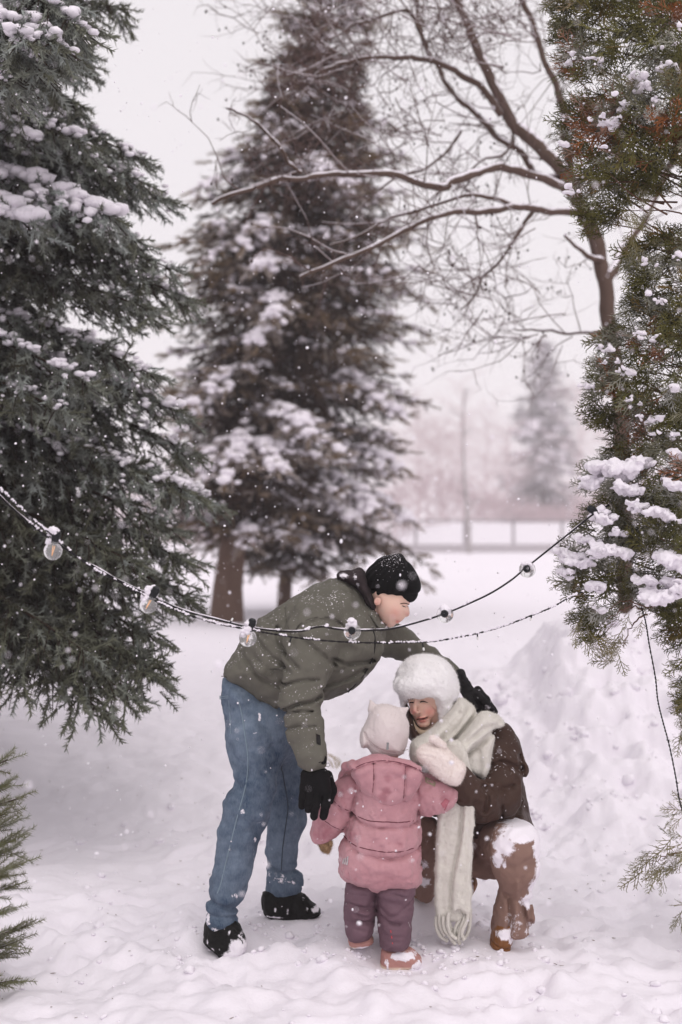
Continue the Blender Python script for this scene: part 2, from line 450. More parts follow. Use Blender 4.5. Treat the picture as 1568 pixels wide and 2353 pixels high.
SNOWM = snow_mat.done(snow_mat.mix(_b, (.82, .78, .84), (.87, .83, .885)), .7)
tag(mesh_obj('snow_ground', [(np.stack([GX.ravel(), GY.ravel(), GZ], 1), np.stack([ii, ii+1, ii+nx+1, ii+nx], 1))], SNOWM), kind='structure')
def gz(x, y): return float(ground(np.array([x]), np.array([y]))[0])

hz = NT('air'); hz.t.nodes.clear()
pv = hz.n('ShaderNodeVolumePrincipled'); ho = hz.n('ShaderNodeOutputMaterial'); hz.l(pv.outputs[0], ho.inputs['Volume'])
pv.inputs['Color'].default_value = (.97, .935, .955, 1); pv.inputs['Density'].default_value = HAZE; pv.inputs['Anisotropy'].default_value = 0.0
if HAZE > 0:
    x0, x1, y0, y1, z0, z1 = -430, 430, -35, 910, -2.0, 26
    v = [(x, y, z) for x in (x0, x1) for y in (y0, y1) for z in (z0, z1)]
    tag(mesh_obj('haze', [(v, [(0, 1, 3, 2), (4, 6, 7, 5), (0, 4, 5, 1), (2, 3, 7, 6), (0, 2, 6, 4), (1, 5, 7, 3)])], hz.m, smooth_=False), kind='stuff')
# ------------------------------------------------------------------ the man
M_OLIVE = m_cloth('olive_shell', (.105, .100, .082), (.135, .128, .106), 14, .35, .004, 120, flecks=.44, fleck_scale=170, rough=.72)
M_DENIM = None
def denim():
    t = NT('washed_denim'); tc = t.noise(5, 4, .6); wv = t.noise(260, 2, .5, (1, 1, .25))
    col = t.mix(t.ramp(t.math('ADD', t.math('MULTIPLY', tc, .6), t.math('MULTIPLY', t.noise(28, 4, .65), .4)), .36, .64), (.036, .060, .104), (.175, .222, .29))
    col = t.mix(t.math('MULTIPLY', t.ramp(wv, .35, .75), .4), col, (.19, .24, .285))
    a = t.attr('snow'); sn = t.noise(70, 4, .65)
    col = t.mix(t.ramp(t.math('ADD', a, t.math('MULTIPLY', t.math('SUBTRACT', sn, .5), 1.1)), .50, .62), col, SNOW)
    t.bump(wv, .25, .003); return t.done(col, .85)
M_DENIM = denim()
M_KNIT = m_cloth('black_knit', (.004, .004, .0045), (.008, .0075, .008), 20, .6, .004, 220, flecks=.42, fleck_scale=150, rough=.95, up_bias=.3)
M_GLOVE = m_cloth('black_glove_cloth', (.0035, .0035, .004), (.007, .0065, .007), 20, .4, .003, 200, flecks=.28, rough=.85)
M_BOOT = m_cloth('black_boot_leather', (.005, .005, .0045), (.010, .0095, .009), 20, .4, .003, 90, snow_attr=True, rough=.6)
M_FLEECE = m_cloth('dark_plum_fleece', (.030, .022, .024), (.050, .038, .040), 30, .7, .006, 160, snow_attr=True, rough=.95)
M_STITCH = m_plain('denim_stitch', (.20, .26, .31), .9)
M_DARK = m_plain('dark_trim', (.012, .011, .011), .6)
M_SEAM = m_plain('olive_seam', (.075, .070, .057), .8)
def skin_mat():
    t = NT('winter_skin'); r = t.attr('red'); n = t.noise(22, 3)
    col = t.mix(n, (.70, .46, .37), (.75, .51, .42)); col = t.mix(r, col, (.58, .22, .19))
    t.bump(t.noise(300, 2), .1, .001)
    return t.done(col, .5, **{'Subsurface Weight': .12, 'Subsurface Scale': .01})
M_SKIN = skin_mat()
def spots(V, spec, rnd=0):
    """per-vertex amount of stuck-on snow: spec = (u, v, radius_u, radius_v, amount) patches in photo-grid units"""
    q = V.q; a = np.zeros(len(q))
    for u, v, ru, rv, am in spec:
        a = np.maximum(a, am*np.exp(-((q[:, 0]-u)/ru)**2-((q[:, 1]-v)/rv)**2))
    return a+rnd
DM = 5.2
man = thing('person', 'person in olive jacket and black beanie bending over a small child', 'person', (-.30, 5.25, gz(-.3, 5.25)))
def part(name, parts, mat, parent, **kw): return mesh_obj(name, parts, mat, parent, **kw)

# body: one figure under the clothes (torso, legs, arms), head and face in front
vb = Vol(DM, (460, 1290, -280), (1120, 2200, 330), 8)
vb.chain([(590, 1640, 60, 36), (680, 1510, 60, 52), (790, 1440, 60, 46), (850, 1395, 45, 30), (880, 1370, 40, 32)], 12)
vb.chain([(590, 1670, 20, 30), (582, 1806, -10, 28), (520, 2060, -20, 18), (508, 2130, -30, 15), (530, 2168, -42, 15)], 8)
vb.chain([(620, 1680, 110, 28), (658, 1860, 155, 22), (650, 2030, 160, 16), (645, 2080, 155, 16), (690, 2096, 150, 14)], 8)
vb.chain([(745, 1450, -40, 34), (690, 1600, -135, 24), (714, 1735, -198, 15), (722, 1785, -204, 12)], 8)
vb.chain([(855, 1455, 130, 28), (985, 1514, 176, 16), (1045, 1556, 166, 10), (1070, 1585, 156, 9)], 8)
bodyV = vb.mesh()
vf = Vol(DM, (830, 1330, -60), (960, 1470, 130), 1.6, 10)
face = [(850, 1340), (942, 1345), (946, 1372), (943.5, 1389), (939.5, 1392), (941, 1400), (943, 1409), (941.5, 1414), (936, 1416), (929.5, 1415), (926.5, 1418), (923.5, 1421.5), (922, 1424.5), (917, 1426), (917.5, 1429), (914, 1432.5), (909, 1432), (909.5, 1436), (906, 1441), (899, 1444), (890, 1442), (878, 1430), (866, 1412), (852, 1380)]
vf.poly(face, 46, 40, 38, sm=1)
vf.ell((903, 1398, 20), (32, 34, 34), -.5, 14)                     # cheek
vf.ell((868, 1382, -10), (8, 9.5, 5), .3, 2)                       # ear lobe
vf.sub(vf.elld((866, 1380, -17), (3.5, 4.5, 4), .3), 2)
vf.ell((934, 1412, 27), (5, 4, 8), 0, 4)                           # near nostril wing
vf.groove([(926, 1393), (933, 1394.5), (939, 1393)], 2.2, 2.6, 45)
vf.groove([(911, 1427), (917, 1427.5)], 1.8, 2.4, 45)
vf.groove([(927, 1406), (923, 1414), (918, 1421)], 3, .9, 45)
fV, fF = vf.mesh()
red = .45*np.exp(-((vf.q[:, 0]-907)/14)**2-((vf.q[:, 1]-1408)/13)**2)+.45*np.exp(-((vf.q[:, 0]-938)/7)**2-((vf.q[:, 1]-1411)/7)**2)+1.0*np.exp(-((vf.q[:, 0]-914)/5)**2-((vf.q[:, 1]-1428)/4.5)**2)+.5*np.exp(-((vf.q[:, 0]-866)/6)**2-((vf.q[:, 1]-1382)/8)**2)
body = part('body', [bodyV, (fV, fF)], M_SKIN, man, attrs={'red': np.concatenate([np.zeros(len(bodyV[0])), np.clip(red, 0, 1)])})
part('eyelash', [vf.line([(925, 1391.5), (931, 1394.5), (938, 1393.5)], .9, 8, .3)], m_plain('dark_lash', (.03, .018, .014)), man)
part('eyebrow', [vf.line([(920, 1387.2), (930, 1386.2), (940, 1388.5)], 1.3, 8, .2)], m_plain('brown_brow', (.10, .055, .035)), man)

# beanie
vh = Vol(DM, (826, 1258, -66), (984, 1400, 160), 2.0, 30)
hat = [(843, 1312), (853, 1298), (875, 1281), (900, 1274), (922, 1271), (931, 1277), (939, 1290), (953, 1305), (965, 1327), (968.5, 1346), (965, 1363), (955, 1379), (942, 1387.5), (922, 1387.5), (898, 1385), (875, 1380), (858, 1377), (846, 1352), (838, 1328)]
vh.poly(hat, 68, 62, 42, sm=1)
th = np.arctan2(vh.v-1262, vh.u-928)+0*vh.w                          # knitted ribs run down from the tip
vh.f = vh.f-(1.1*np.sin(th*34+vh.w*.16)*smooth(15, 60, np.hypot(vh.u-928, vh.v-1262))).astype(np.float32)
vh.groove([(852, 1352), (880, 1362), (920, 1368), (964, 1362)], 3.0, 1.8)
vh.groove([(930, 1275), (938, 1300), (944, 1330)], 4, 2.2)
vh.groove([(905, 1276), (880, 1300), (868, 1335)], 4, 1.6)
hV = vh.mesh(); part('beanie', [hV], M_KNIT, man)

# neck lining and collar
vc = Vol(DM, (764, 1300, -75), (906, 1460, 190), 2.5)
vc.poly([(770, 1330), (780, 1312), (802, 1313), (826, 1305), (837, 1308), (846, 1335), (862, 1377), (870, 1402), (856, 1412), (842, 1396), (822, 1362), (797, 1340)], 66, 30, 42)
vc.lumps(14, 3.2, 3); cV = vc.mesh()
part('neck_warmer', [cV], M_FLEECE, man, attrs={'snow': spots(vc, [(790, 1323, 16, 9, .75), (815, 1325, 9, 22, .50), (822, 1345, 10, 16, .42), (845, 1380, 10, 10, .28)])})

# jacket
vj = Vol(DM, (486, 1305, -270), (1076, 1770, 250), 3.7)
jk = [(505, 1562), (513, 1532), (535, 1497), (575, 1447), (612, 1412), (650, 1385), (690, 1362), (725, 1343), (775, 1326), (820, 1345), (850, 1380), (880, 1432), (890, 1460), (887, 1500), (872, 1525), (845, 1560), (812, 1592), (783, 1608), (748, 1618), (715, 1625), (690, 1645), (640, 1652), (590, 1618), (545, 1588)]
vj.poly(jk, 150, 110, 60)
vj.chain([(725, 1428, -60, 62), (710, 1490, -95, 62), (704, 1540, -120, 53)], 10, 20)
vj.chain([(706, 1530, -118, 54), (690, 1590, -140, 47.5), (686, 1625, -155, 44), (700, 1680, -180, 39), (714, 1738, -200, 35)], 6, 14)
vj.chain([(855, 1452, 130, 52), (920, 1478, 160, 39), (985, 1512, 175, 29), (1030, 1545, 170, 23), (1052, 1560, 165, 19)], 8, 12)
vj.lumps(46, 9, 2); vj.lumps(19, 4.2, 5); vj.lumps(9, 1.3, 6)
vj.wrinkle((690, 1610), (60, 75), -18, 20, 8, 4, 3)               # elbow folds
vj.wrinkle((610, 1500), (90, 90), 38, 26, 7, 5, 8)
vj.wrinkle((800, 1530), (70, 70), -25, 24, 5.5, 4, 5)
vj.wrinkle((960, 1490), (70, 40), 75, 17, 3.5, 4, 6)
for g, w_, d_ in (([(672, 1500), (700, 1580), (690, 1600)], 0, 0),
                  ([(640, 1440), (645, 1470), (668, 1500), (690, 1520)], 7, 5),
                  ([(590, 1462), (625, 1500), (670, 1528)], 7, 4), ([(555, 1500), (600, 1548), (650, 1572)], 7, 4),
                  ([(660, 1612), (690, 1597), (720, 1592), (738, 1583)], 6, 8), ([(645, 1625), (685, 1612), (722, 1612)], 5, 6),
                  ([(655, 1560), (690, 1548), (735, 1545)], 5, 5), ([(652, 1655), (690, 1642), (728, 1642)], 5, 4),
                  ([(695, 1452), (740, 1490), (772, 1522)], 6, 4), ([(765, 1505), (800, 1520), (860, 1518)], 6, 5),
                  ([(745, 1570), (790, 1560), (840, 1538)], 6, 4)):
    if w_: vj.groove(g, w_*.75, d_*2.3, 20)
vj.groove([(678, 1470), (684, 1440), (715, 1421), (755, 1418), (785, 1430), (798, 1455)], 2.4, 5.5, 30)      # armhole seam
vj.groove([(655, 1395), (660, 1430), (672, 1470)], 2.4, 4.5, 40)
vj.groove([(720, 1372), (770, 1352), (815, 1362)], 2.6, 2.0, 30)
jV = vj.mesh(); jacket = part('jacket', [jV], M_OLIVE, man)
part('armhole_seam', [vj.line([(678, 1472), (684, 1440), (715, 1421), (755, 1418), (785, 1430), (798, 1455)], 1.0, 30, -.6)], M_SEAM, jacket)
part('back_seam', [vj.line([(655, 1396), (660, 1430), (672, 1468)], 1.0, 16, -.6)], M_SEAM, jacket)
part('hem_seam', [vj.line([(512, 1550), (548, 1574), (592, 1603), (636, 1634)], .9, 20, -.4)], M_SEAM, jacket)
part('zip', [vj.line([(856, 1440), (862, 1470), (858, 1505), (838, 1548), (800, 1590)], 2.0, 24, -.5)], M_DARK, jacket)
part('pocket_flap', [vj.patch([(588, 1541), (612, 1552), (650, 1540), (652, 1533)], .8, 8, 3)], M_OLIVE, jacket)
part('cuff_tab', [vj.patch([(727, 1686), (737, 1689), (738, 1712), (728, 1708)], 1.2, 4, 6)], M_DARK, jacket)
vk = Vol(DM, (800, 1350, -70), (912, 1462, 170), 2.5)
vk.poly([(820, 1364), (836, 1378), (852, 1394), (868, 1404), (876, 1424), (896, 1441), (886, 1452), (862, 1456), (838, 1448), (822, 1420)], 74, 26, 44)
vk.groove([(834, 1376), (842, 1408), (864, 1440)], 4, 4); vk.lumps(18, 2.4, 4)
kV = vk.mesh(); part('collar', [kV], m_cloth('olive_collar', (.100, .096, .080), (.130, .124, .104), 14, .35, .004, 120, flecks=.4, snow_attr=True, rough=.72), man,
     attrs={'snow': spots(vk, [(868, 1409, 7, 5, .7), (880, 1430, 9, 6, .7), (890, 1441, 10, 5, .6)])})

# jeans
vl = Vol(DM, (456, 1545, -130), (724, 2150, 270), 3.6)
vl.poly([(505, 1560), (502, 1605), (508, 1650), (518, 1692), (533, 1752), (590, 1780), (640, 1772), (690, 1720), (694, 1650), (650, 1590), (560, 1552)], 105, 70, 60, k=10)
vl.chain([(582, 1690, 0, 62), (586, 1741, -5, 54.5), (587, 1806, -10, 50), (570, 1856, -12, 54.5), (549, 1916, -14, 49), (536, 1991, -16, 44), (523, 2050, -20, 43.5)], 24, 8)
vl.chain([(523, 2045, -20, 44), (513, 2078, -24, 39), (511, 2112, -28, 38)], 6, 4)
vl.chain([(640, 1690, 130, 60), (655, 1741, 140, 46), (660, 1816, 150, 45), (660, 1876, 158, 48), (649, 1951, 160, 36.5), (648, 1991, 160, 33), (656, 2028, 160, 43), (652, 2050, 160, 39), (650, 2066, 160, 38)], 24, 6)
vl.f = np.maximum(vl.f, (np.where(vl.w < 70, vl.v-2128+(vl.u-511)*.12, vl.v-2112+(vl.u-650)*.1)).astype(np.float32))
vl.lumps(40, 6, 7); vl.lumps(18, 3.2, 9)
vl.wrinkle((520, 2085), (60, 40), 8, 13, 5, 4, 4); vl.wrinkle((655, 2040), (60, 32), 12, 12, 4, 4, 5)
vl.wrinkle((580, 1850), (70, 60), 20, 24, 4, 4, 6); vl.wrinkle((560, 1660), (80, 70), 60, 24, 3.5, 5, 7)
for g, w_, d_ in (([(478, 2058), (510, 2066), (545, 2080), (562, 2072)], 5, 8), ([(474, 2088), (505, 2092), (548, 2096)], 4, 5),
                  ([(612, 2018), (640, 2036), (680, 2034), (698, 2030)], 4, 7), ([(545, 1790), (590, 1830), (625, 1850)], 7, 4), ([(660, 1750), (672, 1810), (668, 1870)], 8, 4)):
    vl.groove(g, w_, d_)
lV = vl.mesh()
js = [(600, 1640, 6, 16, .75), (590, 1675, 9, 4, .6), (598, 1706, 4, 10, .45), (562, 1852, 9, 8, .62), (574, 1840, 5, 5, .5), (590, 1920, 6, 16, .6), (585, 1950, 8, 14, .5), (600, 1880, 14, 5, .5), (540, 1870, 16, 6, .42), (545, 2045, 16, 12, .58), (548, 2020, 14, 6, .45), (483, 2100, 8, 22, .72), (500, 2120, 24, 10, .55), (640, 2050, 30, 16, .62), (670, 2056, 20, 10, .6), (612, 2040, 10, 18, .55), (668, 1855, 8, 10, .6), (668, 1785, 5, 6, .55), (645, 1888, 16, 5, .5), (690, 1890, 8, 10, .4), (620, 1980, 8, 10, .4)]
jeans = part('jeans', [lV], M_DENIM, man, attrs={'snow': spots(vl, js)})
part('side_seam', [vl.line([(548, 1607), (556, 1640), (562, 1680), (570, 1741), (566, 1800), (545, 1880), (525, 1960), (508, 2030), (500, 2052)], 1.5, 60, .2)], M_STITCH, jeans)
part('far_side_seam', [vl.line([(645, 1741), (654, 1800), (662, 1850), (658, 1890), (650, 1950), (647, 2000)], 1.4, 40, .2)], m_plain('dark_stitch', (.05, .065, .085), .9), jeans)
part('back_pocket', [vl.line([(504, 1602), (516, 1600), (527, 1599)], 1.2, 12, .2), vl.line([(525, 1600), (528, 1630), (530, 1660), (531, 1686)], 1.2, 20, .2), vl.line([(504, 1606), (516, 1604), (527, 1603)], 1.0, 12, .2)], M_STITCH, jeans)

# boots
def boot(name, polygon, w0, Wd, sole, snowspec, lacepts, seed, slope=(0, 0)):
    us, vs_ = [p[0] for p in polygon], [p[1] for p in polygon]
    vbt = Vol(DM, (min(us)-12, min(vs_)-12, w0-Wd-40), (max(us)+12, max(vs_)+12, w0+Wd+40), 2.2, w0)
    vbt.poly(polygon, Wd, 26, w0, slope=slope, sm=1); vbt.lumps(9, 2.0, seed)
    vbt.groove(sole, 2.2, 3.0)
    bv = vbt.mesh(); b = part('boot', [bv], M_BOOT, man, attrs={'snow': spots(vbt, snowspec)})
    for lp in lacepts: part('lace', [vbt.line(lp, 1.2, 12, .6)], M_DARK, b)
    return vbt
boot('boot', [(472, 2112), (466, 2140), (464, 2168), (472, 2178), (486, 2184), (500, 2192), (507, 2202), (524, 2207), (552, 2210), (553, 2198), (572, 2168), (566, 2148), (549, 2118), (520, 2108)], -40, 38, [(466, 2160), (490, 2180), (515, 2196), (552, 2200)],
     [(552, 2165, 26, 24, 1.0), (535, 2182, 24, 12, .95), (478, 2160, 5, 12, .55), (490, 2176, 8, 8, .6), (530, 2134, 6, 9, .6), (556, 2140, 10, 10, .6), (508, 2172, 6, 6, .5)], [[(536, 2130), (548, 2140), (558, 2150)], [(530, 2142), (545, 2150), (560, 2162)]], 2, slope=(-.5, -.3))
boot('boot', [(604, 2046), (600, 2070), (602, 2092), (612, 2108), (640, 2118), (680, 2122), (712, 2118), (733, 2106), (740, 2094), (732, 2082), (714, 2070), (696, 2050), (650, 2040)], 150, 36, [(604, 2092), (640, 2108), (690, 2112), (740, 2094)],
     [(635, 2082, 5, 10, .7), (662, 2085, 5, 12, .62), (632, 2100, 24, 4, .75), (725, 2084, 16, 8, .75), (708, 2082, 10, 8, .55), (640, 2112, 10, 4, .5), (698, 2060, 6, 6, .5)], [[(694, 2056), (700, 2062), (710, 2068), (708, 2060), (698, 2054)], [(696, 2062), (708, 2074), (722, 2084)]], 5)

# gloves: palm, four fingers and a thumb
vg = Vol(DM, (672, 1722, -262), (776, 1898, -140), 1.8, -205)
vg.poly([(680, 1749), (700, 1744), (725, 1736), (747, 1728), (752, 1742), (749, 1758), (724, 1764), (698, 1764)], 30, 20, -203, k=0)
vg.poly([(692, 1766), (720, 1761), (748, 1760), (755, 1777), (761, 1806), (762, 1822), (756, 1832), (725, 1830), (700, 1826), (688, 1818), (691, 1797)], 19, 22, -205, k=3)
for ch in ([(700, 1808, -207, 11), (696, 1836, -212, 9), (694, 1853, -204, 8)], [(712, 1816, -214, 10), (710, 1846, -222, 9), (708, 1861, -214, 8.2)],
           [(729, 1822, -211, 11), (725, 1854, -219, 9.6), (722, 1877, -211, 9)], [(749, 1820, -207, 12), (749, 1850, -215, 10.2), (744, 1876, -207, 9.4)]):
    vg.chain(ch, .6, 4)
vg.chain([(752, 1782, -190, 13), (764, 1815, -172, 11), (758, 1842, -166, 9.5)], 5, 4)
vg.groove([(688, 1764), (720, 1768), (752, 1762)], 3, 3.2); vg.lumps(13, 1.6, 3)
gV = vg.mesh(); gl = part('glove', [gV], M_GLOVE, man)
part('pull_cord', [tube(vg.world(np.array([(748, 1752, -214), (756, 1752, -214), (759, 1757, -213), (755, 1761, -213), (748, 1759, -214)], float)), .0009, 5)], M_DARK, gl)
vg2 = Vol(DM, (1036, 1526, 90), (1156, 1650, 210), 2.0, 150)
vg2.poly([(1044, 1546), (1058, 1536), (1069, 1540), (1072, 1556), (1082, 1566), (1087, 1580), (1098, 1588), (1110, 1604), (1104, 1626), (1088, 1622), (1072, 1612), (1056, 1590)], 26, 15, 155, k=0)
for ch in ([(1092, 1592, 140, 11), (1112, 1612, 128, 8.5), (1131, 1630, 132, 6.5)], [(1084, 1600, 150, 11), (1108, 1624, 138, 8.5), (1126, 1634, 142, 6.5)],
           [(1080, 1606, 165, 11), (1102, 1630, 152, 8.5), (1118, 1640, 154, 6.5)], [(1098, 1586, 160, 10), (1118, 1608, 150, 8), (1139, 1636, 150, 6)]):
    vg2.chain(ch, 3, 4)
vg2.chain([(1070, 1590, 140, 11), (1080, 1612, 122, 9), (1092, 1626, 118, 8)], 4, 4)
vg2.groove([(1058, 1570), (1068, 1568), (1082, 1562)], 3, 1.6); vg2.groove([(1066, 1592), (1082, 1588), (1096, 1580)], 3, 1.6); vg2.lumps(13, 1.6, 6)
g2 = vg2.mesh(); part('glove', [g2], m_cloth('black_glove_snowy', (.010, .009, .0095), (.018, .017, .018), 20, .4, .003, 200, snow_attr=True, rough=.85), man,
     attrs={'snow': spots(vg2, [(1118, 1622, 16, 10, .52), (1095, 1600, 8, 6, .45), (1134, 1634, 8, 6, .5)])})
# ------------------------------------------------------------------ the small child, seen from behind
def pink(name, a, b, sc=6):
    t = NT(name); col = t.mix(t.ramp(t.noise(sc, 4, .6), .3, .7), a, b)
    col = t.mix(t.ramp(t.noise(11, 3, .5), .58, .75), col, (.27, .085, .11))         # damp, darker blotches
    f = t.ramp(t.math('ADD', t.noise(130, 2, .5), t.math('MULTIPLY', t.up(), .05)), .76, .80); col = t.mix(f, col, SNOW)
    t.bump(t.noise(45, 4, .6), .35, .008); return t.done(col, .55, **{'Sheen Weight': .15})
M_PINK = pink('pink_nylon', (.42, .205, .23), (.52, .285, .31))
M_PINKSEAM = m_plain('pink_seam', (.13, .035, .05), .8)
M_PLUM = m_cloth('plum_trousers', (.125, .070, .090), (.175, .105, .130), 9, .5, .007, 60, flecks=.12, rough=.6)
M_CREAMHAT = m_cloth('cream_jersey', (.63, .555, .545), (.70, .625, .615), 8, .35, .004, 140, rough=.95, sheen=.2)
M_TANFUR = m_cloth('tan_fur', (.30, .19, .10), (.48, .33, .20), 60, .8, .01, 120, rough=1.0)
M_CHBOOT = NT('pink_cream_boot')
_a = M_CHBOOT.attr('snow'); _p = M_CHBOOT.attr('band'); _n2 = M_CHBOOT.noise(60, 4, .65)
_c = M_CHBOOT.mix(_p, (.42, .215, .19), (.66, .54, .43))
_c = M_CHBOOT.mix(M_CHBOOT.ramp(M_CHBOOT.math('ADD', _a, M_CHBOOT.math('MULTIPLY', M_CHBOOT.math('SUBTRACT', _n2, .5), 1.0)), .45, .6), _c, SNOW)
M_CHBOOT = M_CHBOOT.done(_c, .7)
DC = 4.98
child = thing('person', 'small child seen from behind in pink quilted jacket and cream hat', 'person', (.13, 4.95, gz(.13, 4.95)))
v = Vol(DC, (700, 1600, -110), (1060, 2250, 110), 7)
v.chain([(890, 1680, 0, 40), (888, 1760, 0, 22), (880, 1850, 0, 50), (875, 1990, 0, 46)], 8); v.ell((890, 1672, -4), (40, 44, 44), 0, 4)
v.chain([(842, 2000, 0, 24), (832, 2100, 0, 20), (826, 2160, 0, 16)], 6); v.chain([(905, 2000, 0, 24), (910, 2110, -4, 20), (914, 2205, -8, 15)], 6)
v.chain([(820, 1800, 5, 20), (766, 1860, 5, 16), (742, 1910, 0, 12), (746, 1938, 0, 9)], 6); v.chain([(950, 1815, 0, 20), (1010, 1835, -5, 14), (1028, 1832, -8, 10)], 6)
part('body', [v.mesh()], M_SKIN, child)
# hat with two ears, folded brim, woven tag
v = Vol(DC, (820, 1602, -72), (952, 1746, 72), 1.9)
v.poly([(858, 1622), (882, 1617), (908, 1621), (930, 1638), (939, 1660), (941, 1685), (934, 1712), (926, 1736), (890, 1742), (856, 1736), (842, 1715), (832, 1695), (834, 1676), (842, 1655)], 58, 54, 0, k=0, sm=1)
v.chain([(858, 1628, 0, 13), (853, 1612, 2, 4)], 5, sw=.8); v.chain([(924, 1636, 0, 12), (936, 1628, 2, 4)], 5, sw=.8)
v.ell((838, 1694, 0), (10, 24, 40), .15, 8)
band = [(838, 1680), (848, 1698), (866, 1713), (892, 1722), (915, 1724), (938, 1720)]
v.groove(band, 2.2, 2.6, 0); v.groove([(p[0], p[1]+5) for p in band], 1.6, 1.6, 0); v.lumps(26, 2.4, 3)
v.groove([(862, 1630), (856, 1660), (858, 1690)], 3, .9, 0)
hv = v.mesh(); fz = fuzz(hv[0], hv[1], 2500, .004, .0006, 3)
hat_ = part('hat', [hv, fz], M_CREAMHAT, child)
part('hat_tag', [v.patch([(889, 1706), (894, 1706), (893, 1722), (888, 1722)], .8, 3, 5)], m_plain('grey_tag', (.33, .36, .36), .7), hat_)
part('brim_seam', [v.line([(838, 1681), (848, 1699), (866, 1714), (892, 1723), (915, 1725), (938, 1721)], .7, 24, -.5)], m_plain('cream_shade_stitch', (.42, .35, .32), .9), hat_)
# quilted jacket
v = Vol(DC, (702, 1726, -120), (1056, 2062, 110), 2.7)
v.poly([(822, 1790), (850, 1770), (930, 1770), (958, 1790), (964, 1850), (964, 1886), (969, 1951), (970, 2000), (969, 2026), (954, 2038), (920, 2046), (884, 2048), (840, 2044), (800, 2031), (775, 2010), (776, 1985), (780, 1955), (791, 1920), (806, 1876), (808, 1830)], 82, 66, 0, k=0)
v.chain([(818, 1806, 0, 46), (785, 1842, 0, 42), (757, 1890, -2, 37), (741, 1914, -4, 26)], 10, 8)
v.chain([(935, 1812, 0, 44), (985, 1826, -6, 46), (1012, 1832, -12, 36), (1030, 1826, -18, 22)], 10, 8)
v.lumps(30, 6, 4); v.lumps(12, 3.4, 6); v.lumps(7, 1.2, 9)
v.wrinkle((790, 1840), (40, 50), 60, 14, 3, 3, 2); v.wrinkle((990, 1830), (40, 40), 70, 13, 3, 3, 8); v.wrinkle((870, 1990), (90, 40), 0, 20, 3, 5, 4); v.wrinkle((870, 1890), (90, 30), 5, 18, 2.2, 4, 9)
S1 = [(808, 1866), (828, 1878), (850, 1886), (890, 1888.5), (925, 1889), (958, 1884)]
S2 = [(790, 1920), (812, 1940), (845, 1951), (892, 1958), (930, 1954), (968, 1942)]
S3 = [(758, 1830), (780, 1852), (808, 1865)]; S4 = [(747, 1886), (770, 1901), (790, 1906)]
S5 = [(815, 1776), (820, 1805), (810, 1850), (806, 1872)]; S6 = [(955, 1790), (960, 1830), (960, 1872)]
for q in (S1, S2): v.groove(q, 11, 4.5, 0); v.groove(q, 3, 5, 0)
for q in (S3, S4): v.groove(q, 7, 2.5, 0); v.groove(q, 2.4, 3, 0)
for q in (S5, S6): v.groove(q, 3, 5, 0)
v.groove([(985, 1800), (992, 1840), (985, 1868)], 3, 2.5, 0); v.groove([(1012, 1815), (1006, 1845), (998, 1862)], 2.5, 2, 0)
jm = v.mesh(); jc = part('jacket', [jm], M_PINK, child)
part('quilt_seam', [v.line(S1, 1.1, 60, .1), v.line(S2, 1.1, 60, .1), v.line(S3, .9, 20, .1), v.line(S4, .9, 18, .1)], M_PINKSEAM, jc)
for k, (h0, h1) in enumerate(((1984, 1972), (1985.5, 1969.5), (1987, 1967))):
    x = 787+k*4.6; part('reflective_bar', [v.patch([(x+2.2, h1), (x+5.2, h1), (x+2.6, h0), (x-.4, h0)], 1.8, 3, 5)], m_plain('reflective_grey', (.55, .52, .53), .4) if k == 0 else bpy.data.materials['reflective_grey'], jc)
part('sleeve_label', [v.patch([(976, 1782), (1002, 1796), (1000, 1808), (978, 1797)], .8, 6, 4)], m_plain('olive_label', (.36, .30, .22), .8), jc)
part('elbow_patch', [v.patch([(1013, 1846), (1024, 1834), (1034, 1840), (1022, 1862)], .5, 6, 6)], m_plain('rose_patch', (.38, .12, .15), .6), jc)
# hood lying on the back
v = Vol(DC, (770, 1722, -150), (984, 1862, 20), 2.3, -60)
v.poly([(796, 1753), (818, 1746), (845, 1732), (892, 1733), (930, 1742), (968, 1757), (974, 1772), (966, 1800), (955, 1822), (938, 1842), (904, 1854), (870, 1849), (838, 1829), (818, 1800), (806, 1775)], 36, 30, -66, k=0, slope=(0, .12))
v.chain([(812, 1756, -50, 11), (796, 1762, -40, 9), (780, 1786, -20, 4)], 6)
v.lumps(20, 4, 2); v.lumps(10, 1.8, 3)
H1 = [(808, 1768), (845, 1752), (892, 1748), (935, 1757), (972, 1772)]
H2 = [(858, 1752), (859, 1790), (854, 1842)]; H3 = [(932, 1760), (930, 1800), (927, 1842)]
v.groove(H1, 7, 3, -50); v.groove(H1, 2.2, 3.4, -50)
for q in (H2, H3): v.groove(q, 6, 2.4, -50); v.groove(q, 2, 3, -50)
v.wrinkle((895, 1790), (50, 40), 20, 15, 2.6, 3, 4); v.wrinkle((835, 1800), (25, 40), -60, 12, 2.4, 3, 6)
hm = v.mesh(); hd = part('hood', [hm], M_PINK, child)
part('hood_seam', [v.line(H1, .9, 40, .1), v.line(H2, .8, 30, .1), v.line(H3, .8, 30, .1)], M_PINKSEAM, hd)
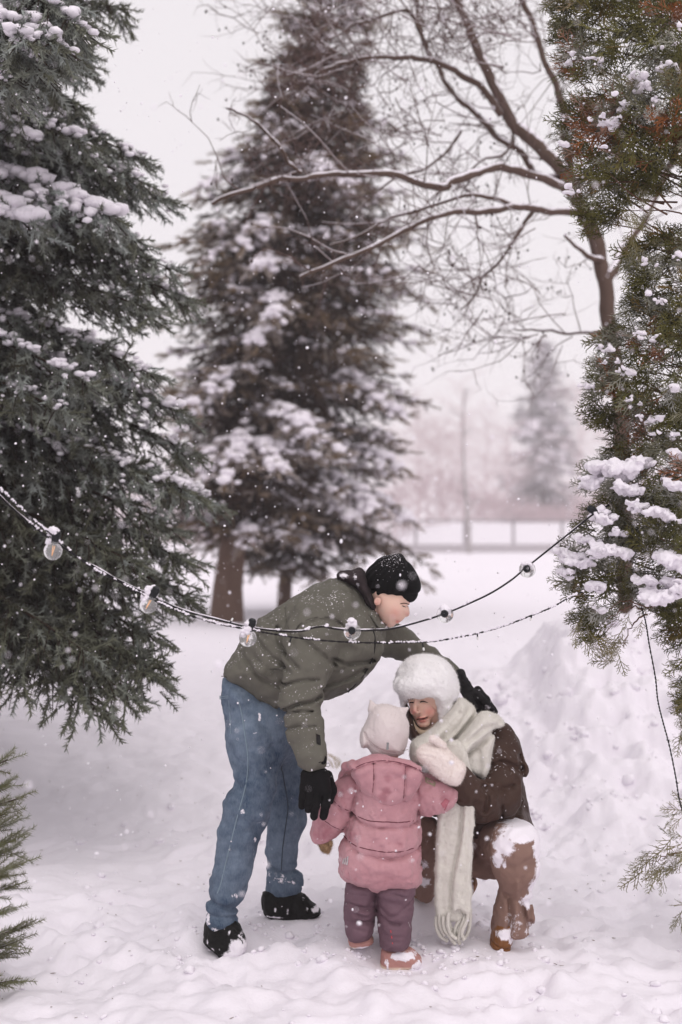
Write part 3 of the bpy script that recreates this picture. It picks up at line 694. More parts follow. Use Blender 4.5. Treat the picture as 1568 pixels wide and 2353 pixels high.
# padded trousers
v = Vol(DC, (776, 2005, -75), (970, 2206, 75), 2.5)
v.poly([(800, 2015), (792, 2040), (789, 2071), (791, 2116), (795, 2160), (824, 2171), (858, 2158), (864, 2110), (868, 2060), (866, 2010)], 52, 34, 4, k=0)
v.poly([(862, 2010), (863, 2060), (866, 2116), (871, 2172), (882, 2185), (910, 2188), (940, 2182), (948, 2120), (956, 2055), (960, 2010)], 54, 38, -4, k=3)
v.lumps(24, 4, 5); v.wrinkle((830, 2080), (50, 60), 12, 16, 4.5, 4, 2); v.wrinkle((910, 2070), (50, 50), 20, 16, 4.5, 4, 7); v.wrinkle((905, 2150), (45, 40), 5, 15, 2.5, 4, 3)
for q in ([(795, 2068), (825, 2074), (862, 2082)], [(872, 2075), (900, 2092), (950, 2060)], [(866, 2090), (890, 2104), (915, 2110)], [(798, 2112), (830, 2108), (862, 2116)]): v.groove(q, 5, 4, 0)
v.groove([(872, 2176), (905, 2180), (942, 2174)], 3, 3, 0)
tm = v.mesh(); tr_ = part('trousers', [tm], M_PLUM, child)
part('reflective_piping', [v.line([(938, 2118), (942, 2128), (944, 2138)], .8, 8)], bpy.data.materials['reflective_grey'], tr_)
for q in ([(898, 2137), (899, 2143)], [(900, 2150), (901, 2156)], [(902, 2166), (903, 2170)]): part('red_stitch', [v.line(q, .8, 3)], m_plain('red_thread', (.75, .05, .06), .6) if 'red_thread' not in bpy.data.materials else bpy.data.materials['red_thread'], tr_)
# boots and mitten
for bi, (pl, w0, sp) in enumerate((([(802, 2150), (800, 2168), (806, 2178), (830, 2180), (852, 2174), (862, 2160), (850, 2146)], 6, [(835, 2176, 28, 10, .95), (812, 2172, 4, 4, .4)]),
                     ([(878, 2172), (875, 2200), (873, 2224), (882, 2232), (912, 2236), (944, 2231), (966, 2222), (971, 2200), (958, 2186), (940, 2172), (905, 2170)], -8, [(925, 2186, 36, 11, .95), (958, 2212, 18, 18, .95), (890, 2205, 6, 20, .6), (900, 2226, 20, 5, .6), (885, 2200, 5, 12, .6), (915, 2214, 12, 6, .55)]))):
    us, vs_ = [p[0] for p in pl], [p[1] for p in pl]
    v = Vol(DC, (min(us)-8, min(vs_)-8, -90), (max(us)+8, max(vs_)+8, 90), 1.8)
    v.poly(pl, 36, 20, w0, sm=1); v.lumps(8, 1.8, bi)
    if bi: v.groove([(876, 2212), (910, 2219), (950, 2214)], 2, 2.5, 0)
    bm_ = v.mesh(); part('boot', [bm_], M_CHBOOT, child, attrs={'snow': spots(v, sp), 'band': smooth(2208, 2214, v.q[:, 1]) if bi else smooth(2168, 2174, v.q[:, 1])})
v = Vol(DC, (720, 1916, -40), (772, 1968, 40), 1.6)
v.chain([(742, 1928, 0, 14), (749, 1946, 0, 11), (752, 1955, 0, 6.5)], 2, 4); v.chain([(756, 1930, -6, 6), (760, 1941, -8, 4)], 3); v.lumps(7, 1.6, 2)
mm = v.mesh(); part('mitten', [mm, fuzz(mm[0], mm[1], 2500, .008, .0006, 5)], M_TANFUR, child)
# ------------------------------------------------------------------ the crouching woman
M_WHITEFUR = m_cloth('white_fur_felt', (.82, .80, .805), (.87, .85, .855), 14, .5, .008, 110, rough=1.0, sheen=.3)
M_WOOL = m_cloth('cream_wool', (.64, .61, .555), (.72, .69, .635), 12, .6, .006, 170, rough=1.0, sheen=.2)
M_BROWN = m_cloth('brown_nylon', (.045, .025, .019), (.065, .037, .028), 9, .35, .006, 60, flecks=.42, rough=.48)
M_RUST = m_cloth('rust_corduroy', (.215, .130, .104), (.265, .167, .136), 14, .3, .003, 200, snow_attr=True, rough=.9)
M_BOOTB = m_cloth('tan_leather', (.16, .065, .022), (.24, .105, .042), 30, .4, .004, 90, snow_attr=True, rough=.5)
M_PEACH = m_cloth('peach_plush', (.80, .71, .67), (.86, .77, .73), 14, .6, .006, 140, rough=1.0, sheen=.3)
M_BEIGE = m_plain('beige_collar', (.52, .40, .29), .9)
DW = 5.22
woman = thing('person', 'crouching person in white fur hat, long white scarf and brown coat', 'person', (.48, 5.25, gz(.48, 5.25)))
# body with head
v = Vol(DW, (920, 1500, -230), (1260, 2210, 240), 8)
v.chain([(985, 1580, 0, 44), (1010, 1660, 20, 26), (1060, 1760, 60, 60), (1090, 1880, 90, 52)], 10)
v.chain([(1110, 1900, 60, 34), (1175, 1950, -110, 34), (1170, 2060, -80, 20), (1160, 2140, -60, 16)], 8)
v.chain([(1060, 1920, 110, 34), (1000, 1980, 40, 26), (985, 2040, 60, 16)], 8)
v.chain([(1130, 1715, 20, 30), (1140, 1840, -60, 24), (1055, 1790, -150, 14), (1010, 1745, -180, 12)], 6)
v.chain([(980, 1640, 24, 30), (972, 1672, 34, 30), (1000, 1705, 40, 34)], 8)
wb = v.mesh()
vf = Vol(DW, (926, 1560, -75), (1030, 1685, 90), 1.5, -20)
vf.poly([(940, 1570), (938, 1600), (940.5, 1612), (940, 1618), (943, 1628), (946, 1640), (950, 1650), (957, 1660), (965, 1668), (974, 1671), (986, 1667), (1000, 1656), (1010, 1636), (1014, 1610), (1016, 1580), (980, 1560)], 52, 46, 12, sm=1, slope=(.35, 0))
vf.chain([(955, 1607, -30, 4.0), (953.5, 1622, -37, 4.0), (953, 1633, -42, 4.6)], 7, 5)                      # nose
vf.ell((958, 1637, -36), (6, 4, 6), 0, 4); vf.ell((950, 1637, -36), (4, 3.5, 5), 0, 3)
vf.ell((986, 1636, -24), (15, 14, 12), 0, 12); vf.ell((949, 1632, -20), (7, 10, 9), 0, 8)                  # cheeks
vf.ell((974, 1663, -20), (13, 8, 12), 0, 14)                                                              # chin
vf.sub(vf.elld((974, 1610.5, -40), (13, 6.5, 13), .06), 5); vf.sub(vf.elld((944, 1612.5, -34), (7, 6, 12), 0), 4)
vf.ell((974, 1611.5, -25), (9, 5, 6), .05, 2); vf.ell((946, 1613, -24), (6, 4.6, 6), 0, 2)                 # lids over the eyes
vf.ell((969, 1648.5, -37), (9, 2.8, 5), -.16, 4); vf.ell((970, 1655, -34), (8, 3.0, 5), -.16, 5)        # lips
vf.groove([(959, 1654), (966, 1651.5), (974, 1650.5), (982, 1647.5)], 2.0, 3.5, 0)
vf.groove([(962, 1641), (960, 1648)], 2.5, .9, 0); 
fv = vf.mesh()
q = vf.q; G = lambda u, v_, a, b, k: k*np.exp(-((q[:, 0]-u)/a)**2-((q[:, 1]-v_)/b)**2)
red = np.clip(G(986, 1634, 13, 12, .75)+G(947, 1630, 7, 9, .6)+G(952, 1635, 6, 6, .5)+G(969, 1648.5, 10, 3.4, 1.3)+G(970, 1656, 9, 4, 1.3)+G(1004, 1622, 8, 20, .5)+G(972, 1668, 10, 5, .3), 0, 1)
part('body', [wb, fv], M_SKIN, woman, attrs={'red': np.concatenate([np.zeros(len(wb[0])), red])})
EYE_D = m_plain('dark_eye', (.02, .012, .01), .25)
for pts in ([(965, 1613), (971, 1611.5), (978, 1612), (984, 1614)], [(942, 1615), (946, 1613.5), (951, 1614.5)]): part('eye', [vf.line(pts, 1.5, 8, .2)], EYE_D, woman)
for pts in ([(963, 1603), (972, 1600.5), (984, 1603)], [(940.5, 1605), (944, 1603.5), (950, 1605)]): part('eyebrow', [vf.line(pts, 1.2, 8, .1)], bpy.data.materials['brown_brow'], woman)
part('mouth_opening', [vf.line([(960, 1653.5), (967, 1651.8), (974, 1650.7), (981, 1648.2)], 1.1, 14, .15)], m_plain('dark_mouth', (.05, .012, .012), .6), woman)
# hat
v = Vol(DW, (895, 1494, -85), (1068, 1662, 120), 2.1)
v.poly([(909, 1566), (913, 1545), (925, 1523), (947, 1508), (976, 1504), (1005, 1509), (1031, 1521), (1048, 1545), (1056, 1570), (1055, 1597), (1046, 1620), (1030, 1640), (1000, 1640), (960, 1625), (925, 1610), (913, 1592)], 84, 76, 14, k=0)
v.ell((958, 1576, -24), (52, 30, 46), .06, 10)                                                           # turned-up fur front
v.sub(v.polyd([(936, 1603), (944, 1600), (962, 1600.5), (986, 1597), (1003, 1599), (1009, 1620), (1011, 1645), (1000, 1690), (936, 1690)], 90, 14, -70, sm=0), 5)
v.chain([(1012, 1600, -20, 18), (1024, 1625, -24, 17), (1018, 1644, -22, 10)], 8, 6)                        # ear flap
v.chain([(926, 1600, 12, 10), (927, 1618, 16, 7)], 6)
v.groove([(925, 1532), (960, 1530), (984, 1545), (1000, 1580)], 7, 3, 0); v.lumps(30, 4, 3); v.lumps(10, 2.0, 5)
hm = v.mesh(); part('hat', [hm, fuzz(hm[0], hm[1], 9000, .007, .0005, 7)], M_WHITEFUR, woman)
# coat
v = Vol(DW, (935, 1640, -230), (1254, 1966, 215), 3.2)
v.poly([(968, 1700), (1010, 1690), (1100, 1648), (1150, 1655), (1178, 1688), (1197, 1748), (1208, 1800), (1215, 1842), (1236, 1905), (1242, 1942), (1232, 1958), (1180, 1950), (1090, 1950), (1010, 1905), (985, 1820), (960, 1760)], 140, 84, 70, k=0)
v.chain([(1138, 1712, 0, 56), (1155, 1775, -40, 52), (1148, 1828, -70, 50)], 8, 14)
v.chain([(1146, 1832, -72, 50), (1112, 1840, -105, 46), (1076, 1816, -140, 36), (1060, 1794, -155, 30)], 6, 10)
v.chain([(1000, 1740, 60, 40), (985, 1800, 20, 30), (1000, 1850, -20, 24)], 10)
v.lumps(40, 7, 6); v.lumps(18, 3, 2)
v.groove([(1122, 1748), (1150, 1740), (1190, 1758)], 7, 13, 40); v.groove([(1190, 1730), (1196, 1790), (1192, 1850), (1170, 1886)], 6, 9, 20)
v.groove([(1100, 1790), (1106, 1806), (1100, 1836)], 5, 9, 0); v.groove([(1140, 1828), (1143, 1850), (1138, 1872)], 3.5, 9, 0); v.groove([(1196, 1850), (1220, 1880), (1232, 1920)], 7, 5, 60)
v.groove([(1096, 1782), (1130, 1794), (1168, 1790)], 6, 9, 0)
v.wrinkle((1130, 1800), (60, 60), 30, 22, 4, 4, 3); v.wrinkle((1210, 1890), (40, 60), 60, 16, 3.5, 4, 6); v.wrinkle((1060, 1810), (30, 30), 60, 12, 3, 3, 9)
v.sub(v.elld((1038, 1786, -166), (10, 27, 20), .5), 3)
cm = v.mesh(); part('coat', [cm], M_BROWN, woman)
# collars at the throat
v = Vol(DW, (922, 1602, -60), (1030, 1725, 110), 2.2)
v.poly([(931, 1612), (942, 1626), (950, 1648), (960, 1666), (975, 1680), (1000, 1676), (1020, 1650), (1024, 1700), (990, 1716), (945, 1710), (931, 1680)], 60, 24, 26, k=0)
v.sub(v.elld((976, 1622, -24), (31, 46, 42)), 3)
part('collar', [v.mesh()], M_BROWN, woman)
v = Vol(DW, (938, 1640, -75), (1024, 1700, 60), 1.8)
v.curve([(946, 1654, 0, 5), (954, 1671, -14, 5), (970, 1683, -22, 5.5), (990, 1679, -20, 5), (1008, 1660, -8, 5)], 10, k=2, kk=3, sw=.7)
part('inner_collar', [v.mesh()], M_BEIGE, woman)
# scarf: wrap, second wrap over the shoulder, two tails with fringe
v = Vol(DW, (925, 1580, -200), (1168, 1795, 160), 2.6)
v.poly([(943, 1690), (972, 1678), (1000, 1658), (1014, 1646), (1036, 1622), (1055, 1598), (1074, 1610), (1098, 1630), (1092, 1660), (1060, 1690), (1024, 1708), (992, 1716), (960, 1742), (941, 1742), (936, 1714)], 62, 22, -42, k=0, slope=(.55, 0))
v.poly([(1024, 1702), (1050, 1676), (1092, 1630), (1118, 1628), (1142, 1638), (1155, 1653), (1150, 1662), (1130, 1668), (1106, 1684), (1083, 1704), (1062, 1724), (1044, 1734), (1012, 1718)], 56, 18, -64, k=2, slope=(.35, 0))
v.poly([(1040, 1716), (1070, 1690), (1130, 1657), (1127, 1700), (1121, 1730), (1110, 1778), (1086, 1770), (1052, 1752), (1030, 1735)], 34, 16, -72, k=2)
v.poly([(940, 1735), (960, 1740), (992, 1716), (1028, 1708), (1050, 1735), (1040, 1780), (1000, 1770), (960, 1760)], 26, 14, -70, k=3)
for g in ([(1026, 1702), (1060, 1666), (1094, 1630)], [(1046, 1734), (1083, 1706), (1130, 1668)]): v.groove(g, 5, 7, 10)
for g in ([(972, 1704), (1010, 1680), (1050, 1630)], [(1000, 1700), (1040, 1665), (1072, 1625)], [(1060, 1690), (1100, 1662), (1140, 1650)], [(1088, 1712), (1094, 1740), (1092, 1765)]): v.groove(g, 7, 3.2, 20)
v.lumps(30, 2.2, 8); v.lumps(9, .8, 2)
sm_ = v.mesh(); scarf = part('scarf', [sm_, fuzz(sm_[0], sm_[1], 12000, .006, .0005, 9)], M_WOOL, woman)
v = Vol(DW, (988, 1700, -190), (1104, 2140, -80), 2.6, -135)
v.poly([(1022, 1700), (1070, 1700), (1090, 1800), (1090, 1881), (1086, 1951), (1079, 2010), (1084, 2051), (1082, 2110), (1050, 2120), (1001, 2120), (999, 2066), (1000, 1991), (1006, 1876), (1010, 1780)], 14, 12, -132, k=0)
v.poly([(1064, 1780), (1090, 1790), (1090, 1881), (1085, 1951), (1080, 2015), (1086, 2055), (1080, 2100), (1062, 2092), (1052, 2085), (1040, 2096), (1034, 2070), (1040, 2010), (1056, 1930), (1062, 1870)], 10, 9, -149, k=0)
v.groove([(1062, 1850), (1055, 1930), (1038, 2015), (1034, 2085)], 4, 4, -120); v.groove([(1024, 1850), (1018, 1960), (1016, 2080)], 7, 2.5); v.groove([(1076, 1880), (1070, 1960), (1060, 2060)], 6, 2.2)
v.lumps(22, 3, 4); v.lumps(9, 1.2, 3)
tl = v.mesh(); part('scarf_tail', [tl, fuzz(tl[0], tl[1], 12000, .006, .0005, 4)], M_WOOL, scarf)
for i, pts in enumerate(([(1004, 2105), (1003, 2130), (1014, 2152), (1030, 2162)], [(1010, 2098), (1011, 2125), (1022, 2148)], [(1018, 2100), (1020, 2128), (1034, 2150), (1046, 2166)], [(1030, 2090), (1028, 2118), (1034, 2140), (1048, 2152)],
                         [(1040, 2086), (1032, 2112), (1042, 2142), (1062, 2150)], [(1052, 2080), (1060, 2104), (1048, 2126), (1042, 2148)], [(1060, 2082), (1068, 2100), (1058, 2130), (1052, 2158)], [(1074, 2086), (1072, 2108), (1060, 2138), (1066, 2154)],
                         [(1080, 2090), (1080, 2120), (1074, 2146), (1062, 2160)], [(1066, 2112), (1052, 2140), (1056, 2168)])):
    p = catmull(np.array([(a, b, -136-(i % 4)*6) for a, b in pts], float), 12)
    tv = tube(v.world(p), 4.3*DW/F_PX*np.linspace(1, .8, 12), 7); fz = fuzz(tv[0], tv[1], 500, .005, .0005, i)
    part('tassel', [tv, fz], M_WOOL, scarf)
# mittens
v = Vol(DW, (944, 1684, -245), (1082, 1816, -140), 1.8, -190)
v.poly([(958, 1724), (970, 1711), (997, 1706), (1021, 1711), (1044, 1736), (1070, 1758), (1071, 1770), (1063, 1790), (1056, 1804), (1040, 1806), (1014, 1794), (986, 1771), (968, 1752), (957, 1738)], 30, 26, -190, k=0)
v.chain([(1016, 1716, -200, 11), (1004, 1702, -208, 9), (995, 1698, -210, 8.5)], 4, 4)
for g in ([(970, 1722), (985, 1722), (1000, 1727)], [(963, 1732), (980, 1733), (996, 1738)], [(1000, 1712), (1014, 1716), (1024, 1724)], [(1042, 1742), (1036, 1764), (1030, 1790)]): v.groove(g, 3, 2, -190)
v.lumps(14, 2.2, 5)
mv = v.mesh(); part('mitten', [mv, fuzz(mv[0], mv[1], 7000, .006, .0005, 6)], M_PEACH, woman)
v = Vol(DW, (1010, 1800, -150), (1062, 1860, -60), 2.2, -100)
v.chain([(1052, 1838, -95, 16), (1034, 1832, -112, 13), (1022, 1826, -116, 10)], 3); v.lumps(10, 1.5, 1)
part('mitten', [v.mesh()], M_PEACH, woman)
# trousers
v = Vol(DW, (944, 1870, -215), (1256, 2142, 200), 3.0)
v.chain([(1120, 1920, 90, 62), (1165, 1935, -60, 56), (1182, 1944, -110, 58)], 6, 20)
v.chain([(1182, 1945, -108, 58), (1188, 1990, -104, 52), (1185, 2030, -94, 37), (1184, 2056, -86, 36), (1181, 2096, -80, 45), (1179, 2132, -78, 51)], 6, 10)
v.chain([(1080, 1920, 110, 56), (1020, 1960, 40, 40), (990, 1950, 0, 34)], 6, 14)
v.chain([(985, 1900, 0, 26), (984, 1960, 10, 28), (982, 2020, 40, 26), (976, 2052, 50, 24)], 6, 10)
v.chain([(1070, 1985, 40, 34), (1135, 1985, 20, 34)], 8)
v.groove([(1170, 1990), (1172, 2040), (1168, 2100), (1164, 2126)], 7, -10, -60); v.groove([(1158, 2040), (1160, 2080), (1152, 2120)], 5, 13, -60)
v.groove([(1186, 2052), (1196, 2085), (1206, 2112)], 6, 15, -60); v.groove([(1208, 2056), (1206, 2085), (1214, 2108)], 5, 7, -60); v.groove([(1150, 2028), (1180, 2040), (1216, 2050)], 6, 9, -60)
v.lumps(28, 5, 3); v.lumps(12, 3, 6)
v.f = np.where((v.u > 1095) & (v.w < 0), np.maximum(v.f, v.v-2118-(v.u-1178)*.02-7*np.cos((v.u-1178)/13)), v.f).astype(np.float32)
tv = v.mesh()
part('trousers', [tv], M_RUST, woman, attrs={'snow': spots(v, [(1140, 1908, 26, 26, 1.0), (1128, 1940, 14, 26, .85), (1182, 1884, 56, 20, 1.1), (1222, 1915, 20, 46, 1.0), (1232, 1970, 24, 36, 1.1), (1218, 2010, 24, 30, 1.0), (1206, 2040, 30, 22, .95), (1205, 2110, 30, 30, .50), (1165, 2090, 40, 50, .47), (1178, 1920, 0.1, .1, 0), (1142, 1952, 6, 14, .7), (1128, 1958, 8, 6, .8),
      (980, 1930, 20, 30, .42), (975, 1985, 16, 24, .58), (972, 2030, 24, 16, .8)])})
# boots
for pl, w0, Wd, sp, nm in (([(1134, 2118), (1129, 2150), (1125, 2172), (1134, 2181), (1158, 2191), (1170, 2187), (1180, 2154), (1184, 2120), (1160, 2108)], -84, 44, [(1160, 2136, 28, 15, 1.0), (1172, 2150, 10, 14, .8), (1140, 2128, 6, 8, .3)], 'a'),
                       ([(952, 2040), (948, 2058), (962, 2066), (990, 2066), (1002, 2054), (1000, 2034), (975, 2026)], 110, 40, [(975, 2045, 26, 14, .75), (970, 2060, 22, 4, .5)], 'b'),
                       ([(1084, 2010), (1094, 2014), (1098, 2028), (1092, 2046), (1082, 2058), (1074, 2040)], 60, 36, [(1082, 2034, 6, 18, .8)], 'c')):
    if nm == 'c': pass
    us, vs_ = [p[0] for p in pl], [p[1] for p in pl]
    v = Vol(DW, (min(us)-10, min(vs_)-10, w0-80), (max(us)+10, max(vs_)+10, w0+80), 2.0, w0)
    v.poly(pl, Wd, 20, w0, k=0, sm=1); v.lumps(10, 1.8, 4)
    if nm == 'a': v.groove([(1126, 2156), (1150, 2168), (1178, 2170)], 2.4, 3, -80)
    bv = v.mesh(); part('boot' if nm != 'c' else 'boot_sole', [bv], M_BOOTB, woman, attrs={'snow': spots(v, sp)})
# ------------------------------------------------------------------ spruces
def sprig_template(n, L, nl, nw, seed, spread=.9, flat=.0):
    """one shoot along +x: n needles set round it, each a thin blade"""
    g = np.random.default_rng(seed); v, f = [], []
    for i in range(n):
        x = L*(i+.5)/n*.92; a = g.uniform(0, 2*math.pi)
        d = np.array([.75, math.cos(a)*spread, math.sin(a)*spread*(1-flat)]); d /= np.linalg.norm(d)
        s = np.cross(d, g.normal(0, 1, 3)); s /= np.linalg.norm(s); l = nl*g.uniform(.8, 1.15)
        b = np.array([x, 0, 0]); k = len(v)
        v += [b-s*nw*.5, b+s*nw*.5, b+d*l+s*nw*.12]; f.append([k, k+1, k+2])
    k = len(v)
    for j in range(3):                                   # the twig itself
        an = j*2.1; o = np.array([0, math.cos(an), math.sin(an)])*nw*.8
        v += [o, np.array([L, 0, 0])+o*.4]
    for j in range(3):
        a, b = k+2*j, k+2*((j+1) % 3); f += [[a, b, b+1], [a, b+1, a+1]]
    return np.array(v), np.array(f)
BLOB, BLOB0 = [], []
for b in range(5):
    v = ICO2[0].copy(); n = fbm(v[:, 0]*1.6+b*7, v[:, 1]*1.6, v[:, 2]*1.6, 3); BLOB.append(v*(.35+1.3*n)[:, None])
    v = ICO1[0].copy(); n = fbm(v[:, 0]*1.6+b*7, v[:, 1]*1.6, v[:, 2]*1.6, 3); BLOB0.append(v*(.35+1.3*n)[:, None])
def snow_blobs(L, R, flat=.55, rng=RNG, coarse=False):
    L, R = np.asarray(L), np.asarray(R); out = []
    ids = rng.integers(0, 5, len(L))
    for b in range(5):
        m = ids == b
        if not m.any(): continue
        a = rng.uniform(0, 6.28, m.sum()); c, s = np.cos(a), np.sin(a); z = np.zeros_like(a)
        M = np.stack([np.stack([c, s, z], -1), np.stack([-s, c, z], -1), np.stack([z, z, z+flat], -1)], -1)*R[m][:, None, None]
        out.append(instance(*((BLOB0[b], ICO1[1]) if coarse else (BLOB[b], ICO2[1])), M, L[m]))
    return out
def spruce(name, label, base, lean, H, radius, levels, per, templ, snow_p, snow_r, mats, trunk_r, group=None, heroes=(), seed=1, twig_gap=.12, shoot_gap=.075, droop=.45, upturn=.35, ztop=None, az=None, core=0, twiglen=.36, frost=.25, hang=.35, keep=1.0, jit_=.07, nb=2, fill_tint=1.0, hero_dense=1.0, rmul=(.60, 1.06)):
    """radius(z): crown radius; heroes: explicit boughs (root height, tip point, snow amount)"""
    g = np.random.default_rng(seed); base = np.array(base, float); lean = np.array(lean, float)
    root = thing(name, label, 'tree', base, group)
    zt = np.linspace(-.3, H, 14); tr = base+np.outer(zt, np.array([0, 0, 1.0]))+np.outer(np.clip(zt, 0, None), [lean[0], lean[1], 0])+np.stack([.04*np.sin(zt*1.7+seed), .04*np.cos(zt*1.3), 0*zt], 1)
    fl = 1+.5*np.exp(-np.clip(zt, 0, 9)/.35)
    mesh_obj('trunk', [tube(tr, trunk_r*np.clip(1-zt/H, .03, 1)*fl, 12)], mats[0], root)
    def tp(z): return np.array([np.interp(z, zt, tr[:, 0]), np.interp(z, zt, tr[:, 1]), base[2]+z])
    boughs = []
    for i, z in enumerate(levels):
        for k in range(per):
            a = az(g) if az else g.uniform(0, 2*math.pi); zz = z+g.normal(0, jit_)
            L = radius(zz)*g.uniform(*rmul)
            if L < .15: continue
            o = tp(zz); d = np.array([math.cos(a), math.sin(a), 0]); s = np.linspace(0, 1, 9)[:, None]
            dr = droop*(1.15-zz/H)*g.uniform(.7, 1.3)
            p = o+d*L*s+np.array([0, 0, 1])*L*(-dr*s**1.4+upturn*dr*s**3)+np.cross(d, [0, 0, 1])*L*.06*g.normal()*s**2
            boughs.append((p, L, g.random() < snow_p, 1.0, fill_tint, 1.0))  # fill_tint darkens filler boughs, painting shade between the layers
    for (z, tip, sn) in heroes:
        o = tp(z-base[2]); tip = np.array(tip); s = np.linspace(0, 1, 9)[:, None]; L = np.linalg.norm(tip-o)
        p = o+(tip-o)*s; p[:, 2] += L*.10*np.sin(s[:, 0]*math.pi)
        boughs.append((p, L, sn > 0, sn if sn > 0 else 1.0, 1.0, hero_dense))
    wood, SL, SD, ST, SF, BL, BR = [], [], [], [], [], [], []
    for p, L, sn, amt, tint_, dense_ in boughs:
        wood.append(tube(p, np.linspace(max(.006, L*.014), .003, 9), 4))
        t = np.gradient(p, axis=0); t /= np.linalg.norm(t, axis=1)[:, None]
        ss = np.arange(.16, 1.0, twig_gap/L/dense_); ss = np.clip(ss+g.normal(0, .35*twig_gap/L, len(ss)), .1, .99)
        for s in ss:
            i = s*8; j = min(int(i), 7); q = p[j]+(p[j+1]-p[j])*(i-j); d = t[j]
            side = np.cross(d, [0, 0, 1]); side /= np.linalg.norm(side)+1e-9
            for sg in (-1, 1):
                l = L*twiglen*(1-s)**.75*g.uniform(.6, 1.1)+.10
                l = min(l, .75)
                dd = d*g.uniform(.35, .95)+side*sg*g.uniform(.45, 1.0)+np.array([0, 0, -hang*g.uniform(.2, 1.9)]); dd /= np.linalg.norm(dd)
                n = max(1, int(l/shoot_gap)); tt = (np.arange(n)+.3)/n
                pts = q+dd*l*tt[:, None]+np.cross(dd, g.normal(0, 1, 3))*(.10*l*np.sin(tt*3))[:, None]; pts[:, 2] -= hang*.6*l*tt**2
                wood.append(tube([q, q+dd*l*.5-[0, 0, hang*.12*l], q+dd*l*.95-[0, 0, hang*.45*l]], [.0045, .003, .002], 3))
                jit = g.normal(0, .33, (n, 3)); jit[:, 2] -= .12
                SF.append(np.full(n+(n//2), .30*min(amt, 1.3) if sn else 0.0))
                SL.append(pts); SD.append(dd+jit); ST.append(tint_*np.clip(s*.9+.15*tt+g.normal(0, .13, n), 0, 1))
                m = n//2
                if m:
                    SL.append(pts[:m*2:2][:m]); SD.append(dd*.6+g.normal(0, .5, (m, 3))); ST.append(tint_*np.clip(s*.8+g.normal(0, .13, m), 0, 1))
                if sn and l > .16 and g.random() < .55*amt:
                    for _ in range(nb):
                        h_ = g.uniform(.15, .9); BL.append(q+dd*l*h_-[0, 0, hang*.5*l*h_*h_-.022]); BR.append(snow_r*g.uniform(.3, .8)*min(1.3, amt))
            SL.append(q[None]); SD.append((d+g.normal(0, .2, 3))[None]); ST.append(np.array([s*tint_])); SF.append(np.array([.3 if sn else 0.0]))
            if sn and s > .3:
                for _ in range(nb+2*(amt > 1)):
                    BL.append(q+g.normal(0, snow_r*.5, 3)*[1, 1, .35]+[0, 0, .03]); BR.append(snow_r*g.uniform(.4, 1.05)*min(1.5, amt))
        SL.append(p[-1:]); SD.append(t[-1:]); ST.append(np.array([1.0])); SF.append(np.zeros(1))
    if core:                                                     # dark shoots added inside the crown to block light and deepen its shade
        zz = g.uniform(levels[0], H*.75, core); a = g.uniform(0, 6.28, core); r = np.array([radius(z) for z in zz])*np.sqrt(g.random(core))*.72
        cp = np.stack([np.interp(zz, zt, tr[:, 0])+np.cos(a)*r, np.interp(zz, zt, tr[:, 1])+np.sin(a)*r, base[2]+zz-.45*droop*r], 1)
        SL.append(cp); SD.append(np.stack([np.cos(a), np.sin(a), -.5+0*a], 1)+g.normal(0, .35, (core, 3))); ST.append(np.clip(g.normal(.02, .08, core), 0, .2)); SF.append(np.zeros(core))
    SL, SD, ST, SF = np.concatenate(SL), np.concatenate(SD), np.concatenate(ST), np.concatenate(SF)
    uu, vv = U0+SL[:, 0]*F_PX/SL[:, 1], V0-(SL[:, 2]-EYE)*F_PX/SL[:, 1]          # thin out what lies well outside the view or behind the trunk
    kp = np.where((uu < -90) | (uu > 1660) | (vv < -120), .11, 1.0)*np.where(SL[:, 1] > base[1]+.5*radius(1.0), .5, 1.0)
    k = g.random(len(SL)) < kp*keep; SL, SD, ST, SF = SL[k], SD[k], ST[k], SF[k]
    sc = g.uniform(.8, 1.25, len(SL)); parts, ti, fr = [], [], []
    ids = g.integers(0, len(templ), len(SL))
    for k, (tv, tf) in enumerate(templ):
        m = ids == k; M = basis(SD[m], roll=g.uniform(0, 6.28, m.sum()))*sc[m][:, None, None]
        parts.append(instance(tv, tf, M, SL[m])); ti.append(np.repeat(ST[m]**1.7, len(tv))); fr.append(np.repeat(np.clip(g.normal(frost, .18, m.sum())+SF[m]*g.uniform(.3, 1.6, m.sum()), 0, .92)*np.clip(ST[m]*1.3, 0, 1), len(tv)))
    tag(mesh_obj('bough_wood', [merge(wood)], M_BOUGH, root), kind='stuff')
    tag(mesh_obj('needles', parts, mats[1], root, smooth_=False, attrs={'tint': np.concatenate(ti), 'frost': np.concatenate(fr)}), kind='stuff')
    if BL: tag(mesh_obj('snow_load', snow_blobs(BL, BR, coarse=True), M_SNOWLOAD, root), kind='stuff')
    return root, len(SL)
M_SNOWLOAD = m_snow('snow_load')
M_BARK = m_bark('spruce_bark', (.035, .022, .017), (.085, .055, .043), .12)
M_BARKL = m_bark('pale_spruce_bark', (.085, .052, .040), (.165, .110, .085), .12)
M_BOUGH = m_bark('dark_bough_bark', (.022, .014, .010), (.045, .030, .022))
M_NEEDLE_BLUE = m_needle('blue_spruce_needles', (.140, .146, .104), (.017, .011, .006), (.40, .44, .43))  # brown end: older inner needles, darkened further to paint crown shade
M_NEEDLE_BROWN = m_needle('rusty_spruce_needles', (.190, .132, .078), (.040, .022, .013), (.52, .48, .47))
def prof(tab):
    zs, rs = zip(*tab)
    return lambda z: float(np.interp(z, zs, rs))
